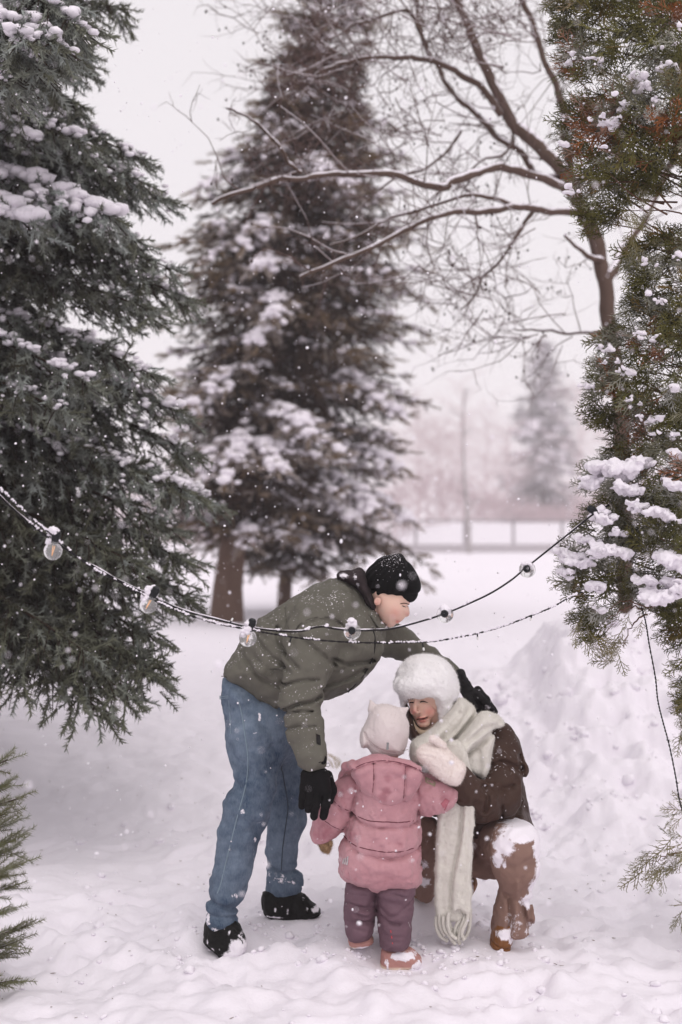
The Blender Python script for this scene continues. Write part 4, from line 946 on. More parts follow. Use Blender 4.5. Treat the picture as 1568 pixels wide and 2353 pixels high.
# left: tall blue spruce, its trunk just out of the picture
T_NEAR = [sprig_template(27, .115, .032, .0070, k) for k in range(3)]
LB = np.array([-3.0, 7.6, gz(-3.0, 7.6)])
def zat(v, Y): return EYE-(v-V0)*Y/F_PX
edge = [(-500, 250), (-200, 280), (0, 290), (100, 210), (200, 185), (270, 100), (330, 190), (385, 330), (430, 330), (470, 395), (560, 330), (610, 400), (690, 430), (760, 400), (850, 340), (950, 400), (1050, 440), (1150, 480), (1210, 440), (1300, 430), (1380, 430), (1440, 360), (1540, 330), (1640, 240), (1700, 200)]
tabL = sorted([(zat(v, 7.6)-LB[2], (u-U0)*7.6/F_PX-LB[0]) for v, u in edge])+[(7.2, 1.6), (11, .1)]
hL = [(zat(v0, 7.6), P(u, v, Y), s) for v0, u, v, Y, s in [
    (-60, 175, 60, 5.6, .9), (-40, 120, 20, 5.6, .7), (0, 130, 105, 5.5, .9), (40, 95, 165, 5.5, .6), (0, 60, 95, 5.4, 1.0), (60, 30, 205, 5.5, .5), (120, 285, 20, 7.2, 0), (30, 200, 120, 7.0, 0), (100, 180, 240, 6.9, 0), (150, 205, 150, 7.1, 0), (250, 330, 368, 7.0, .8), (330, 330, 420, 6.9, .6), (300, 200, 330, 6.6, .8), (330, 90, 330, 6.6, 1.2), (420, 395, 462, 7.2, .8),
    (450, 260, 500, 6.5, 1.5), (450, 90, 520, 6.4, 1.6), (520, 330, 560, 6.9, .4), (560, 400, 620, 7.0, .3), (600, 440, 690, 7.0, .4), (700, 370, 720, 6.8, .2),
    (760, 350, 860, 6.8, .7), (800, 200, 880, 6.4, .7), (850, 420, 950, 6.9, 1.0), (900, 150, 950, 6.3, .4), (900, 440, 1040, 7.0, .4), (980, 490, 1160, 7.0, .9), (1050, 430, 1130, 6.7, .7), (1080, 400, 1220, 6.7, .2), (1150, 430, 1290, 6.7, .1), (1200, 320, 1300, 6.4, 0),
    (1200, 440, 1380, 6.8, .1), (1250, 380, 1390, 6.5, 0), (1300, 360, 1470, 6.5, 0), (1330, 365, 1560, 6.3, 0), (1350, 355, 1530, 6.4, 0), (1380, 240, 1640, 6.2, 0), (1370, 300, 1600, 6.2, 0), (1340, 200, 1500, 6.2, 0)]]
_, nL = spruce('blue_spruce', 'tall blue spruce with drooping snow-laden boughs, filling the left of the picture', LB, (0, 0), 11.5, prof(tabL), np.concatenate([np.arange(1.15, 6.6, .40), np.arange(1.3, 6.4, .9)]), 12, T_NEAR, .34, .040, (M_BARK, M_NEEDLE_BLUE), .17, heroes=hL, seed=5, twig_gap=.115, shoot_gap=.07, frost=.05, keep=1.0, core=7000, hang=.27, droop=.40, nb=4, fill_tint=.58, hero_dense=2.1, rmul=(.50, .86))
# middle: big rusty spruce with cones
CB = np.array([P(512, 1415, 16)[0], 16.0, gz(P(512, 1415, 16)[0], 16.0)])
def px16(u): return (u-U0)*16/F_PX
ax_c = lambda v: np.interp(v, [0, 400, 900, 1150, 1415], [752, 715, 610, 565, 512])
leanC = ((px16(752)-px16(512))/(zat(0, 16)-CB[2]), 0)
eC = [(-260, 12), (-80, 80), (0, 122), (150, 132), (320, 185), (450, 275), (560, 290), (750, 270), (900, 240), (1000, 230), (1100, 225), (1200, 190), (1290, 120), (1420, 40)]
tabC = sorted([(zat(v, 16)-CB[2], r*16/F_PX) for v, r in eC])
hC = [(zat(v0, 16), P(u, v, Y), s) for v0, u, v, Y, s in [
    (520, 560, 570, 14.6, 1.8), (560, 470, 600, 14.8, 1.0), (780, 590, 800, 14.4, 1.3), (860, 440, 930, 14.4, 1.5), (900, 400, 1010, 14.6, 1.1), (960, 720, 1000, 14.2, 1.9), (1010, 780, 1040, 14.2, 1.2), (1000, 520, 1110, 14.0, 1.6), (1040, 640, 1090, 14.0, 1.4), (1060, 430, 1120, 14.4, 1.8), (640, 590, 620, 14.4, 1.3), (700, 630, 740, 14.2, 1.1), (400, 760, 400, 14.8, 1.6), (440, 820, 430, 14.8, 1.2), (300, 640, 320, 15, .8), (200, 640, 180, 15, .4), (100, 640, 150, 15.5, .3), (330, 560, 330, 15, .5), (420, 440, 440, 15, 1)]]
T_MID = [sprig_template(17, .16, .044, .0135, 20+k) for k in range(3)]
lvC = np.arange(1.2, zat(-250, 16)-CB[2], .40)
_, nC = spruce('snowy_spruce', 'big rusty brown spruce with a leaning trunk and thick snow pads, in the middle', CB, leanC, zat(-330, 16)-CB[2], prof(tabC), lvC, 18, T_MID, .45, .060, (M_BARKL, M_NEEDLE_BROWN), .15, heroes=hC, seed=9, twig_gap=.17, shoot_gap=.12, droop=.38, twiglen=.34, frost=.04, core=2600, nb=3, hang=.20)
# a second spruce close behind it, right of the leaning trunk
RB = np.array([P(658, 1385, 18)[0], 18.0, gz(P(658, 1385, 18)[0], 18.0)])
eR = [(200, 20), (280, 120), (380, 215), (560, 280), (780, 275), (900, 265), (1000, 285), (1100, 255), (1200, 262), (1290, 200), (1330, 100), (1400, 30)]
tabR = sorted([(zat(v, 18)-RB[2], r*18/F_PX) for v, r in eR])
px18 = lambda u: (u-U0)*18/F_PX
hR = [(zat(v0, 18), P(u, v, Y), s) for v0, u, v, Y, s in [(760, 1005, 775, 17, .6), (860, 870, 930, 16, 2.0), (890, 920, 960, 16.2, 1.4), (540, 990, 570, 17, .8), (600, 985, 700, 17, .5), (940, 985, 930, 17, .8), (1100, 870, 1180, 16, 2.0), (1130, 960, 1210, 16.4, 1.6), (1060, 930, 1080, 16.2, 1.6), (1180, 820, 1200, 16, 1.6), (300, 900, 290, 17, .8), (400, 930, 360, 17, .8), (1190, 995, 1310, 16.5, .3), (1210, 985, 1350, 16.4, .1)]]
lvR = np.arange(.75, zat(190, 18)-RB[2], .42)
_, nR = spruce('narrow_spruce', 'snowy spruce close behind the leaning one, above the bending man', RB, ((px18(745)-px18(658))/(zat(200, 18)-RB[2]), 0), zat(170, 18)-RB[2], prof(tabR), lvR, 16, T_MID, .45, .064, (M_BARKL, M_NEEDLE_BROWN), .075, heroes=hR, seed=23, twig_gap=.19, shoot_gap=.13, droop=.36, twiglen=.34, frost=.04, core=1800, nb=3, hang=.20)
print('SPRIGS', nL, nC, nR)
# ------------------------------------------------------------------ thuja at the right edge
def thuja_template(seed, L=.11, wd=.0040):
    """flat fern-like spray along +x in the xy plane, slightly cupped"""
    g = np.random.default_rng(seed); v, f = [], []
    def strip(a, b, w0, w1):
        d = b-a; s = np.cross(d, [0, 0, 1.0]); s /= np.linalg.norm(s)+1e-9; s = s+np.array([0, 0, g.normal(0, .35)]); k = len(v)
        v.extend([a-s*w0*.5, a+s*w0*.5, b+s*w1*.5, b-s*w1*.5]); f.append([k, k+1, k+2]); f.append([k, k+2, k+3])
    def rec(o, ang, l, lev):
        n = max(2, int(l/.016)); p = o.copy(); a = ang
        for i in range(n):
            a += g.normal(0, .06); q = p+np.array([math.cos(a), math.sin(a), g.normal(0, .12)-.05])*l/n
            strip(p, q, wd*(1.15-.25*lev), wd*(1.0-.25*lev)*(.8 if i == n-1 else 1))
            if lev < 2:
                rem = l*(1-(i+.5)/n)*(.62 if lev == 0 else .5)+.006
                if rem > .005:
                    sg = 1 if i % 2 else -1
                    rec(q, a+sg*g.uniform(.5, .85), rem*g.uniform(.7, 1.1), lev+1)
                    if lev == 0 and g.random() < .6: rec(q, a-sg*g.uniform(.5, .85), rem*g.uniform(.6, 1.0), lev+1)
            p = q
    rec(np.zeros(3), 0, L, 0)
    return np.array(v), np.array(f)
TH = [thuja_template(s) for s in (1, 2, 3, 4)]
M_THUJA = NT('thuja_scale_leaves')
_t1, _dd, _fr = M_THUJA.attr('tint'), M_THUJA.attr('dead'), M_THUJA.attr('frost')
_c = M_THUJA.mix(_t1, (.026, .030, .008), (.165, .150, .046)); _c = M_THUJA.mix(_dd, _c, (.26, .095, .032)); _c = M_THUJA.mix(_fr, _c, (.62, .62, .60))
M_THUJA = M_THUJA.done(_c, .6)
TY = 5.25; TB = np.array([P(1690, 0, TY)[0], TY, 0]); TB[2] = gz(TB[0], TB[1])
thuja = thing('thuja_tree', 'dense green thuja with browned sprays and snow pads along the right edge', 'tree', TB)
polyA = [(1250, -60), (1262, 60), (1275, 130), (1290, 210), (1278, 300), (1290, 360), (1300, 450), (1345, 535), (1392, 548), (1440, 500), (1472, 452), (1568, 442), (1760, 430), (1760, -60)]
polyB = [(1568, 505), (1500, 535), (1438, 565), (1420, 600), (1445, 660), (1420, 705), (1375, 765), (1345, 850), (1335, 905), (1352, 965), (1395, 1000), (1385, 1035), (1345, 1080), (1325, 1110), (1350, 1150), (1335, 1185), (1275, 1275), (1290, 1320), (1315, 1370), (1325, 1440), (1348, 1480), (1392, 1480), (1415, 1420), (1450, 1375), (1500, 1400), (1528, 1470), (1545, 1540), (1552, 1600), (1568, 1690), (1700, 1760), (1760, 1700), (1760, 480)]
g = np.random.default_rng(31)
LO, DI, TI, DE, FR, SC = [], [], [], [], [], []
padB = [(1405, 1075, 50, 24, -190), (1470, 1060, 30, 14, -200), (1440, 1120, 34, 20, -200), (1385, 1190, 26, 18, -190), (1335, 1290, 34, 20, -130), (1405, 1265, 46, 22, -190), (1300, 1265, 22, 16, -110), (1350, 1240, 26, 14, -160), (1540, 1290, 40, 24, -240), (1455, 1165, 24, 18, -220), (1515, 1185, 34, 16, -240), (1500, 1375, 26, 30, -220), (1545, 1345, 26, 22, -240), (1480, 1335, 22, 12, -220),
        (1560, 1050, 30, 14, -240), (1420, 1225, 20, 14, -190), (1370, 1350, 20, 14, -160), (1380, 1400, 16, 12, -160), (1540, 1120, 30, 14, -250), (1310, 1320, 18, 18, -120), (1360, 1110, 18, 22, -150)]
padA = [(1400, 820, 30, 10, -150), (1365, 880, 26, 16, -100), (1470, 770, 40, 10, -200), (1440, 850, 20, 10, -170), (1500, 690, 30, 10, -200), (1540, 900, 30, 12, -240), (1480, 960, 36, 12, -200), (1400, 790, 24, 8, -120), (1560, 600, 30, 12, -230), (1500, 600, 30, 8, -180), (1450, 920, 26, 10, -180), (1520, 1000, 30, 10, -220)]
padT = [(1440, 190, 34, 10, -230), (1520, 175, 26, 14, -240), (1470, 215, 20, 12, -230), (1390, 275, 34, 14, -190), (1420, 245, 28, 10, -200), (1330, 110, 20, 12, -120), (1370, 130, 24, 10, -170), (1540, 85, 20, 10, -240), (1515, 130, 20, 10, -240), (1330, 420, 20, 10, -120), (1310, 310, 16, 10, -100), (1400, 350, 22, 8, -180), (1360, 215, 22, 8, -150), (1500, 250, 26, 10, -230)]
PADS = padA+padB+padT
deadspots = [(1405, 280, 55, 60), (1330, 390, 30, 50), (1470, 980, 30, 60), (1400, 860, 20, 40), (1540, 300, 40, 40), (1310, 130, 30, 40), (1500, 800, 40, 25), (1550, 1080, 30, 20), (1390, 310, 60, 30), (1545, 20, 40, 30)]
def fill(poly, n, dens_edge, yshift=0.0):
    pa = np.array(poly, float); lo, hi = pa.min(0), pa.max(0); cnt = 0
    while cnt < n:
        m = 4000; uv = np.stack([g.uniform(lo[0], hi[0], m), g.uniform(lo[1], hi[1], m)], 1)
        sd = -poly_sdf(uv[:, 0], uv[:, 1], pa)
        hole = fbm(uv[:, 0]/55, uv[:, 1]/40, 3.3, 3)                     # boughs with gaps between them
        k = (sd > 6) & ((hole > .40) | (g.random(m) < .30))
        uv, sd = uv[k], sd[k]
        R = np.clip(sd*1.5+20, 20, 330)                                    # thickness grows inward
        w = -R*np.sqrt(g.random(len(uv)))*np.where(g.random(len(uv)) < .80, 1, -1)*.9
        for (u, v_), s, ww, r in zip(uv, sd, w, R):
            if cnt >= n: break
            if u > 1600 and g.random() < .7: cnt += 1; continue
            Y = TY*(1+ww/F_PX*.9)+yshift; p = P(u, v_, Y)
            out_ = np.array([-1.0*(1-min(s/150, 1)*.5)+g.normal(0, .35), -abs(g.normal(.3, .5)) if ww < 0 else .4, g.normal(-.05, .5)])
            LO.append(p-out_/np.linalg.norm(out_)*.05); DI.append(out_); depth = abs(ww)/r
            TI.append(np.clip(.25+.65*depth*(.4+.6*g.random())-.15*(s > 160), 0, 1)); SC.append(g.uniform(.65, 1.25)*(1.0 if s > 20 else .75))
            de = 0
            for a, b, ra, rb in deadspots: de = max(de, math.exp(-((u-a)/ra)**2-((v_-b)/rb)**2))
            DE.append(1.0*(g.random() < de*.8)+(.35*g.random() if g.random() < .12 else 0)); pf = max(math.exp(-((u-a)/(ra*1.2))**2-((v_-b-4)/(rb*1.6))**2) for a, b, ra, rb, _ in PADS)
            FR.append(np.clip(g.normal(-.12+.65*pf, .16), 0, .9)); cnt += 1
fill(polyA, 1800, 0); fill(polyB, 2900, 0)
NF = len(LO)
def bough(pts, n, spread=14, Yp=TY-.15):
    q = catmull([(*p, 0) for p in pts], n)
    for i, (u, v_, _) in enumerate(q):
        t = q[min(i+1, n-1)]-q[max(i-1, 0)]; d = P(u+t[0], v_+t[1], Yp)-P(u, v_, Yp)
        LO.append(P(u+g.normal(0, spread*.4), v_+g.normal(0, spread*.4), Yp+g.normal(0, .05))); DI.append(d/np.linalg.norm(d)+g.normal(0, .45, 3)); TI.append(g.uniform(.4, .95)); DE.append(.15*g.random()); FR.append(abs(g.normal(0, .12))); SC.append(g.uniform(.5, .9))
bough([(1500, 1330), (1478, 1420), (1440, 1480), (1415, 1518)], 7, 10); bough([(1445, 1395), (1432, 1450), (1412, 1505)], 6, 8); bough([(1340, 1420), (1350, 1460), (1385, 1490)], 14, 20)
bough([(1600, 1940), (1560, 1945), (1510, 1960), (1475, 1985)], 22, 22, 5.0); bough([(1600, 1975), (1550, 1985), (1500, 2000)], 14, 16, 5.0); bough([(1600, 1850), (1575, 1855), (1555, 1875)], 8, 12, 5.05); bough([(1600, 2090), (1580, 2085), (1562, 2095)], 6, 8, 5.0)
bough([(1480, 560), (1470, 500), (1485, 460)], 10, 14); bough([(1440, 480), (1455, 520), (1450, 560)], 8, 10); bough([(1610, 1550), (1570, 1600), (1560, 1680)], 14, 20)
LO, DI = np.array(LO), np.array(DI); ids = g.integers(0, 4, len(LO)); SC = np.array(SC); parts, ti, de, fr = [], [], [], []
for k in range(4):
    m = ids == k; M = basis(DI[m], roll=g.normal(0, .9, m.sum()))*SC[m][:, None, None]; n = len(TH[k][0])
    parts.append(instance(TH[k][0], TH[k][1], M, LO[m]))
    for arr, src in ((ti, TI), (de, DE), (fr, FR)): arr.append(np.repeat(np.array(src)[m], n))
tag(mesh_obj('leaf_sprays', parts, M_THUJA, thuja, smooth_=False, attrs={'tint': np.concatenate(ti), 'dead': np.concatenate(de), 'frost': np.concatenate(fr)}), kind='stuff')
tz = np.linspace(-.2, 4.6, 12); mesh_obj('trunk', [tube(np.stack([TB[0]+.05*np.sin(tz), TB[1]+.03*np.cos(tz*1.4), TB[2]+tz], 1), np.linspace(.12, .05, 12), 12)], M_BARK, thuja)
wood = []
for i in range(0, NF, 16):
    p = LO[i]; o = np.array([TB[0], TB[1]+.05, p[2]-.25*g.random()-.1*abs(p[0]-TB[0])]); dv = (o-p)/np.linalg.norm(o-p)*min(.28, np.linalg.norm(o-p))
    wood.append(tube(catmull([p+dv, p+dv*.5+g.normal(0, .015, 3), p], 6), np.linspace(.004, .0015, 6), 4))
for pts in ([(1600, 1330), (1500, 1395), (1440, 1380), (1400, 1400)], [(1480, 1400), (1440, 1395), (1395, 1425)], [(1600, 1950), (1540, 1965), (1490, 1985)], [(1488, 1412), (1450, 1440), (1432, 1490)]):
    q_ = catmull(np.array([P(u, v_, TY-.15) for u, v_ in pts]), 14); q_[1:-1] += g.normal(0, .004, (12, 3)); wood.append(tube(q_, np.linspace(.0036, .0012, 14), 4))
tag(mesh_obj('branches', [merge(wood)], m_bark('thuja_bark', (.10, .05, .032), (.17, .095, .065)), thuja), kind='stuff')
# snow pads lying on the sprays
def pads(lst, D, box, vox, wc, sc=1.0):
    v = Vol(D, box[0], box[1], vox, wc); gg = np.random.default_rng(4)
    for (u, vv, a, b, w) in lst:
        n = max(5, int(a*b/30))
        for _ in range(n):
            r = gg.uniform(.15, .48)*b*sc+1.5; x, y = gg.uniform(-1, 1)*a*.9, gg.uniform(-1, 1)*b*.45
            i0, i1 = [int(np.clip((u+x+s*(r*1.7+8)-v.lo[0])/vox, 0, v.f.shape[0])) for s in (-1, 1)]
            j0, j1 = [int(np.clip((vv+y+.25*x+s*(r*1.3+8)-v.lo[1])/vox, 0, v.f.shape[1])) for s in (-1, 1)]
            if i1 <= i0 or j1 <= j0: continue
            ww = w+gg.normal(0, 18); sl = (slice(i0, i1), slice(j0, j1))
            d = (np.sqrt(((v.u[i0:i1]-u-x)/1.45)**2+((v.v[:, j0:j1]-vv-y-.25*x)/.85)**2+((v.w-ww)/1.5)**2)-r)
            v.f[sl] = smin(v.f[sl], d, 5)
    v.lumps(22, 11, 2, 3); v.lumps(10, 8, 5); v.lumps(6, 4, 7); return v.mesh()
tag(mesh_obj('snow_pads', [pads(padB, TY, ((1262, 1030, -300), (1600, 1425, -70)), 3.0, -180), pads(padA, TY, ((1330, 580, -290), (1600, 1025, -60)), 3.2, -180, .5), pads(padT, TY, ((1290, 60, -290), (1570, 450, -60)), 3.2, -180, .5)], m_snow('thuja_snow', .6, .012, 60), thuja), kind='stuff')

# ------------------------------------------------------------------ bare deciduous tree behind the thuja
BY = 9.0
M_BARE = m_bark('bare_bark', (.060, .040, .032), (.150, .100, .080), .14)
M_TWIG = m_plain('twig_bark', (.13, .082, .072), .9)
bare = thing('bare_tree', 'bare deciduous tree arching leftward, its branches topped with snow', 'tree', (P(1425, 0, BY)[0], BY, gz(P(1425, 0, BY)[0], BY)))
limbs = [  # (name, points (u,v,depth), r0, r1 in grid units)
    ('trunk', [(1440, 1640, 9.0), (1436, 1200, 9.0), (1425, 900, 9), (1405, 780, 9), (1392, 660, 9), (1372, 570, 9), (1335, 480, 9), (1296, 400, 9)], 18.5, 16),
    ('limb', [(1296, 400, 9), (1240, 340, 9.1), (1180, 285, 9.2), (1130, 190, 9.3), (1090, 95, 9.4), (1050, 0, 9.5), (1020, -80, 9.5)], 16.5, 7),
    ('limb', [(1150, 262, 9.2), (1105, 200, 9.1), (1040, 160, 9), (960, 135, 8.9), (880, 130, 8.8), (800, 140, 8.7), (720, 170, 8.6)], 8.5, 3),
    ('limb', [(1330, 455, 9), (1270, 420, 8.9), (1190, 395, 8.7), (1120, 392, 8.5), (1060, 408, 8.3), (1000, 425, 8.2), (930, 408, 8.1), (850, 402, 8), (760, 402, 8), (690, 405, 7.9), (600, 425, 7.8), (490, 465, 7.7)], 10, 4),
    ('limb', [(1340, 490, 9), (1260, 482, 8.8), (1190, 477, 8.6), (1100, 485, 8.4), (1010, 495, 8.2), (930, 530, 8.1), (830, 580, 8), (690, 635, 7.9)], 8.5, 3.4),
    ('limb', [(1300, 410, 9), (1240, 400, 9.2), (1190, 350, 9.3), (1120, 290, 9.4), (1060, 230, 9.5), (1010, 160, 9.6), (970, 60, 9.7), (950, -20, 9.8)], 9, 4),
    ('limb', [(1310, 390, 9.3), (1290, 250, 9.4), (1270, 180, 9.4), (1230, 70, 9.4), (1180, -40, 9.4)], 10, 6),
    ('limb', [(1400, 640, 9), (1420, 590, 9.2), (1460, 540, 9.4), (1520, 430, 9.6), (1560, 330, 9.7)], 12, 8),
    ('limb', [(1395, 610, 9), (1350, 590, 8.9), (1300, 535, 8.8)], 8, 3),
    ('limb', [(1405, 755, 9), (1330, 765, 9.1), (1250, 762, 9.2), (1180, 755, 9.2)], 4, 2),
    ('limb', [(690, 405, 7.9), (660, 360, 7.9), (610, 300, 7.9), (560, 260, 7.9), (520, 250, 7.9)], 4, 2),
    ('limb', [(1000, 150, 9), (940, 30, 9), (840, 50, 8.9), (740, 90, 8.8)], 5, 2.5),
    ('limb', [(1240, 480, 8.8), (1190, 540, 8.8), (1130, 620, 8.8), (1060, 710, 8.8)], 5, 2), ('limb', [(1190, 477, 8.6), (1080, 450, 8.4), (940, 490, 8.3), (760, 560, 8.2)], 5, 2),
    ('limb', [(1060, 300, 9.2), (1000, 370, 9.1), (900, 420, 9), (800, 500, 8.9)], 4, 2), ('limb', [(1180, 285, 9.2), (1170, 340, 9.2), (1100, 380, 9.2), (1040, 440, 9.2)], 4, 2)]
g = np.random.default_rng(77); twigs, tw_snow, cones = [], [], []
def twig(o, d, l, r, lev):
    n = 5; pts = [o]; dd = d.copy()
    for i in range(n-1):
        dd = dd+g.normal(0, .22, 3)+[0, 0, .05]; dd /= np.linalg.norm(dd); pts.append(pts[-1]+dd*l/(n-1))
    twigs.append(tube(pts, np.linspace(r, r*.45, n), 3))
    if lev == 0 and g.random() < .6: tw_snow.append(tube(np.array(pts)+[0, 0, r*.9], np.linspace(r*.7, r*.3, n), 3))
    if lev < 2:
        for k in range(g.integers(2, 5)):
            i = g.integers(1, n); nd = dd*.6+g.normal(0, .6, 3); nd /= np.linalg.norm(nd); twig(np.array(pts[i]), nd, l*g.uniform(.35, .65), r*.6, lev+1)
    elif g.random() < .15: cones.append(pts[-1])
for nm, pts, r0, r1 in limbs:
    p = catmull(np.array([P(u, v_, Y) for u, v_, Y in pts]), len(pts)*5)
    nz = np.stack([fbm(np.arange(len(p))*.35, k*9.0+r0, len(pts), 2)-.5 for k in range(3)], 1)*.05; p = p+nz
    rr = np.linspace(r0, r1, len(p))*BY/F_PX*(.85+.3*vnoise(np.arange(len(p))*.5, r0, r1))
    lb = mesh_obj(nm, [tube(p, rr, 10)], M_BARE, bare)
    if nm == 'limb':
        keep = (p[:, 2] > 0); sn = p+np.stack([0*rr, 0*rr, rr*.62], 1)
        mesh_obj('snow_ridge', [tube(sn, rr*.9*np.clip(.25+1.0*fbm(np.arange(len(p))*.6, r0*3, 2), .15, 1.2), 7)], M_SNOWLOAD, lb)
    L = np.sum(np.linalg.norm(np.diff(p, axis=0), axis=1)); n = int(L*(6 if nm == 'limb' else 1.5))
    for k in range(n):
        i = g.integers(2, len(p)-1); d = p[i]-p[i-1]; d /= np.linalg.norm(d); sd = np.cross(d, g.normal(0, 1, 3)); sd /= np.linalg.norm(sd)
        if p[i][2] < 2.2: continue
        dd = d*.55+sd*.8; twig(p[i], dd/np.linalg.norm(dd), g.uniform(.22, .62), .0045, 0)
# outer twig clouds at the top of the picture
for (u, v_, su, sv, n) in [(1000, 30, 130, 50, 60), (790, 110, 60, 80, 60), (1180, 60, 60, 60, 30), (740, 230, 60, 70, 34), (1080, 600, 60, 60, 22), (1130, 700, 60, 30, 16), (900, 250, 80, 60, 16), (1250, 770, 60, 12, 12), (1000, 330, 90, 50, 12)]:
    for k in range(n):
        a, b = u+g.normal(0, su), v_+g.normal(0, sv)
        if a > 1330: continue
        d = np.array([-.7+g.normal(0, .4), g.normal(0, .4), g.normal(.05, .5)]); twig(P(a, b, 8.9+g.normal(0, .35)), d/np.linalg.norm(d), g.uniform(.25, .55), .0040, 0)
tag(mesh_obj('twigs', [merge(twigs)], M_TWIG, bare), kind='stuff'); tag(mesh_obj('twig_snow', [merge(tw_snow)], M_SNOWLOAD, bare), kind='stuff')
cn = np.array(cones); M = np.broadcast_to(np.eye(3), (len(cn), 3, 3))*np.array([.007, .007, .011])[None, None, :]
tag(mesh_obj('cones', [instance(*ICO1, M, cn)], m_plain('dark_cone', (.05, .026, .022), .9), bare), kind='stuff')
# ------------------------------------------------------------------ far edge of the field
FY = 70.0
def far_base(u, Y): x = (u-U0)*Y/F_PX; return np.array([x, Y, gz(x, Y)])
M_WIRE = m_plain('grey_wire', (.40, .37, .39), .7); M_POST = m_plain('grey_post', (.30, .275, .29), .7); M_CONC = m_plain('mist_pale_kerb', (.42, .385, .41), .9)  # pale fence and kerb greys carry the mist as colour
fb = far_base(1150, FY)
fence = thing('chain_link_fence', 'low chain-link fence on a grey kerb at the far side of the field', 'fence', fb)
def wx(u): return (u-U0)*FY/F_PX
zt, zb = EYE-(1196-V0)*FY/F_PX, EYE-(1252-V0)*FY/F_PX
post_m = None
for u in np.arange(1180-5*112, 1700, 112):
    if post_m is None:
        o = mesh_obj('post', [tube([(0, 0, -1.6), (0, 0, 0)], .07, 8)], M_POST); post_m = o
    else: o = post_m.copy(); C.objects.link(o)
    o.location = (wx(u), FY, zt+.05); attach(o, fence)
for z, nm, r in ((zt, 'top_rail', .05),): mesh_obj(nm, [tube([(wx(600), FY, z), (wx(1720), FY, z)], r, 6)], M_POST, fence)
wl = []
for x in np.arange(wx(600), wx(1720), .14):
    for s in (-1, 1): wl.append(tube([(x, FY+.01*s, zb), (x+s*(zt-zb), FY+.01*s, zt)], .0035, 3))
tag(mesh_obj('wire_mesh', [merge(wl)], M_WIRE, fence), kind='stuff')
x0, x1 = wx(600), wx(1720); k0, k1 = FY-.12, FY+.12; za, zc = zb-.9, zb+.04
mesh_obj('kerb', [([(x, y, z) for x in (x0, x1) for y in (k0, k1) for z in (za, zc)], [(0, 1, 3, 2), (4, 6, 7, 5), (0, 4, 5, 1), (2, 3, 7, 6), (0, 2, 6, 4), (1, 5, 7, 3)])], M_CONC, fence, smooth_=False)
# misty spruce
M_FARN = m_needle('misty_needles', (.22, .21, .22), (.20, .18, .19), (.6, .58, .6))  # needle colours paled to paint in the mist
T_FAR = [sprig_template(9, .9, .34, .09, 40+k) for k in range(2)]
for (u, Yf, vt, rad, nm, lab, sd) in ((1248, 150, 765, 115, 'misty_spruce', 'tall pale spruce fading into the mist beyond the fence', 3),):
    b = far_base(u, Yf); H = EYE-(vt-V0)*Yf/F_PX-b[2]
    pr = prof([(0, rad*Yf/F_PX), (.25*H, rad*.95*Yf/F_PX), (.5*H, rad*.72*Yf/F_PX), (.8*H, rad*.3*Yf/F_PX), (H, .1)])
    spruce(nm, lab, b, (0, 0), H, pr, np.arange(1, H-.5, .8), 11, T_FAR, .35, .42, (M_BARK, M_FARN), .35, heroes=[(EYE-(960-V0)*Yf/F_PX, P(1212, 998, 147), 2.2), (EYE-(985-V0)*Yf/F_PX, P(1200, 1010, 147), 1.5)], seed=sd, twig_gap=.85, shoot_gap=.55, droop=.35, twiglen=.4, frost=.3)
# bare trees in the mist
g = np.random.default_rng(5)
M_PINKT = m_plain('mist_pale_pinkish_twigs', (.62, .51, .52), .9)  # twigs paled so the colour itself carries the mist
def misty(name, label, u, Y, vtop, spread, n, rt, group, mat=M_PINKT, seed=0):
    gg = np.random.default_rng(seed); b = far_base(u, Y); H = EYE-(vtop-V0)*Y/F_PX-b[2]; t = thing(name, label, 'tree', b, group)
    z = np.linspace(-.3, H*.96, 9); tr = np.stack([b[0]+.15*np.sin(z*.5+seed), b[1]+0*z, b[2]+z], 1)
    mesh_obj('trunk', [tube(tr, np.linspace(rt, rt*.2, 9), 7)], mat, t); L = []
    for k in range(n):
        h = H*gg.uniform(.12, .97); o = np.array([np.interp(h, z, tr[:, 0]), b[1], b[2]+h]); a = gg.uniform(0, 6.28)
        l = spread*Y/F_PX*gg.uniform(.4, 1)*(1.15-.8*abs(h/H-.45)); d = np.array([math.cos(a), math.sin(a), gg.uniform(.15, .9)]); d /= np.linalg.norm(d)
        p = catmull([o, o+d*l*.5+gg.normal(0, .1*l, 3), o+d*l], 6); L.append(tube(p, np.linspace(rt*.28, rt*.06, 6), 4))
        for q in range(7):
            i = gg.integers(1, 6); dd = d+gg.normal(0, .6, 3); L.append(tube([p[i], p[i]+dd*l*.22+[0, 0, .05*l], p[i]+dd*l*.42], [rt*.09, rt*.07, rt*.03], 3))
    tag(mesh_obj('branches', [merge(L)], mat, t), kind='stuff'); return t
misty('slim_tree', 'slim bare young tree standing at the fence', 1072, 66, 880, 40, 14, .13, None, m_plain('slim_bark', (.36, .33, .33), .9), 2)  # bark lightened so the tree looks fainter, as through mist
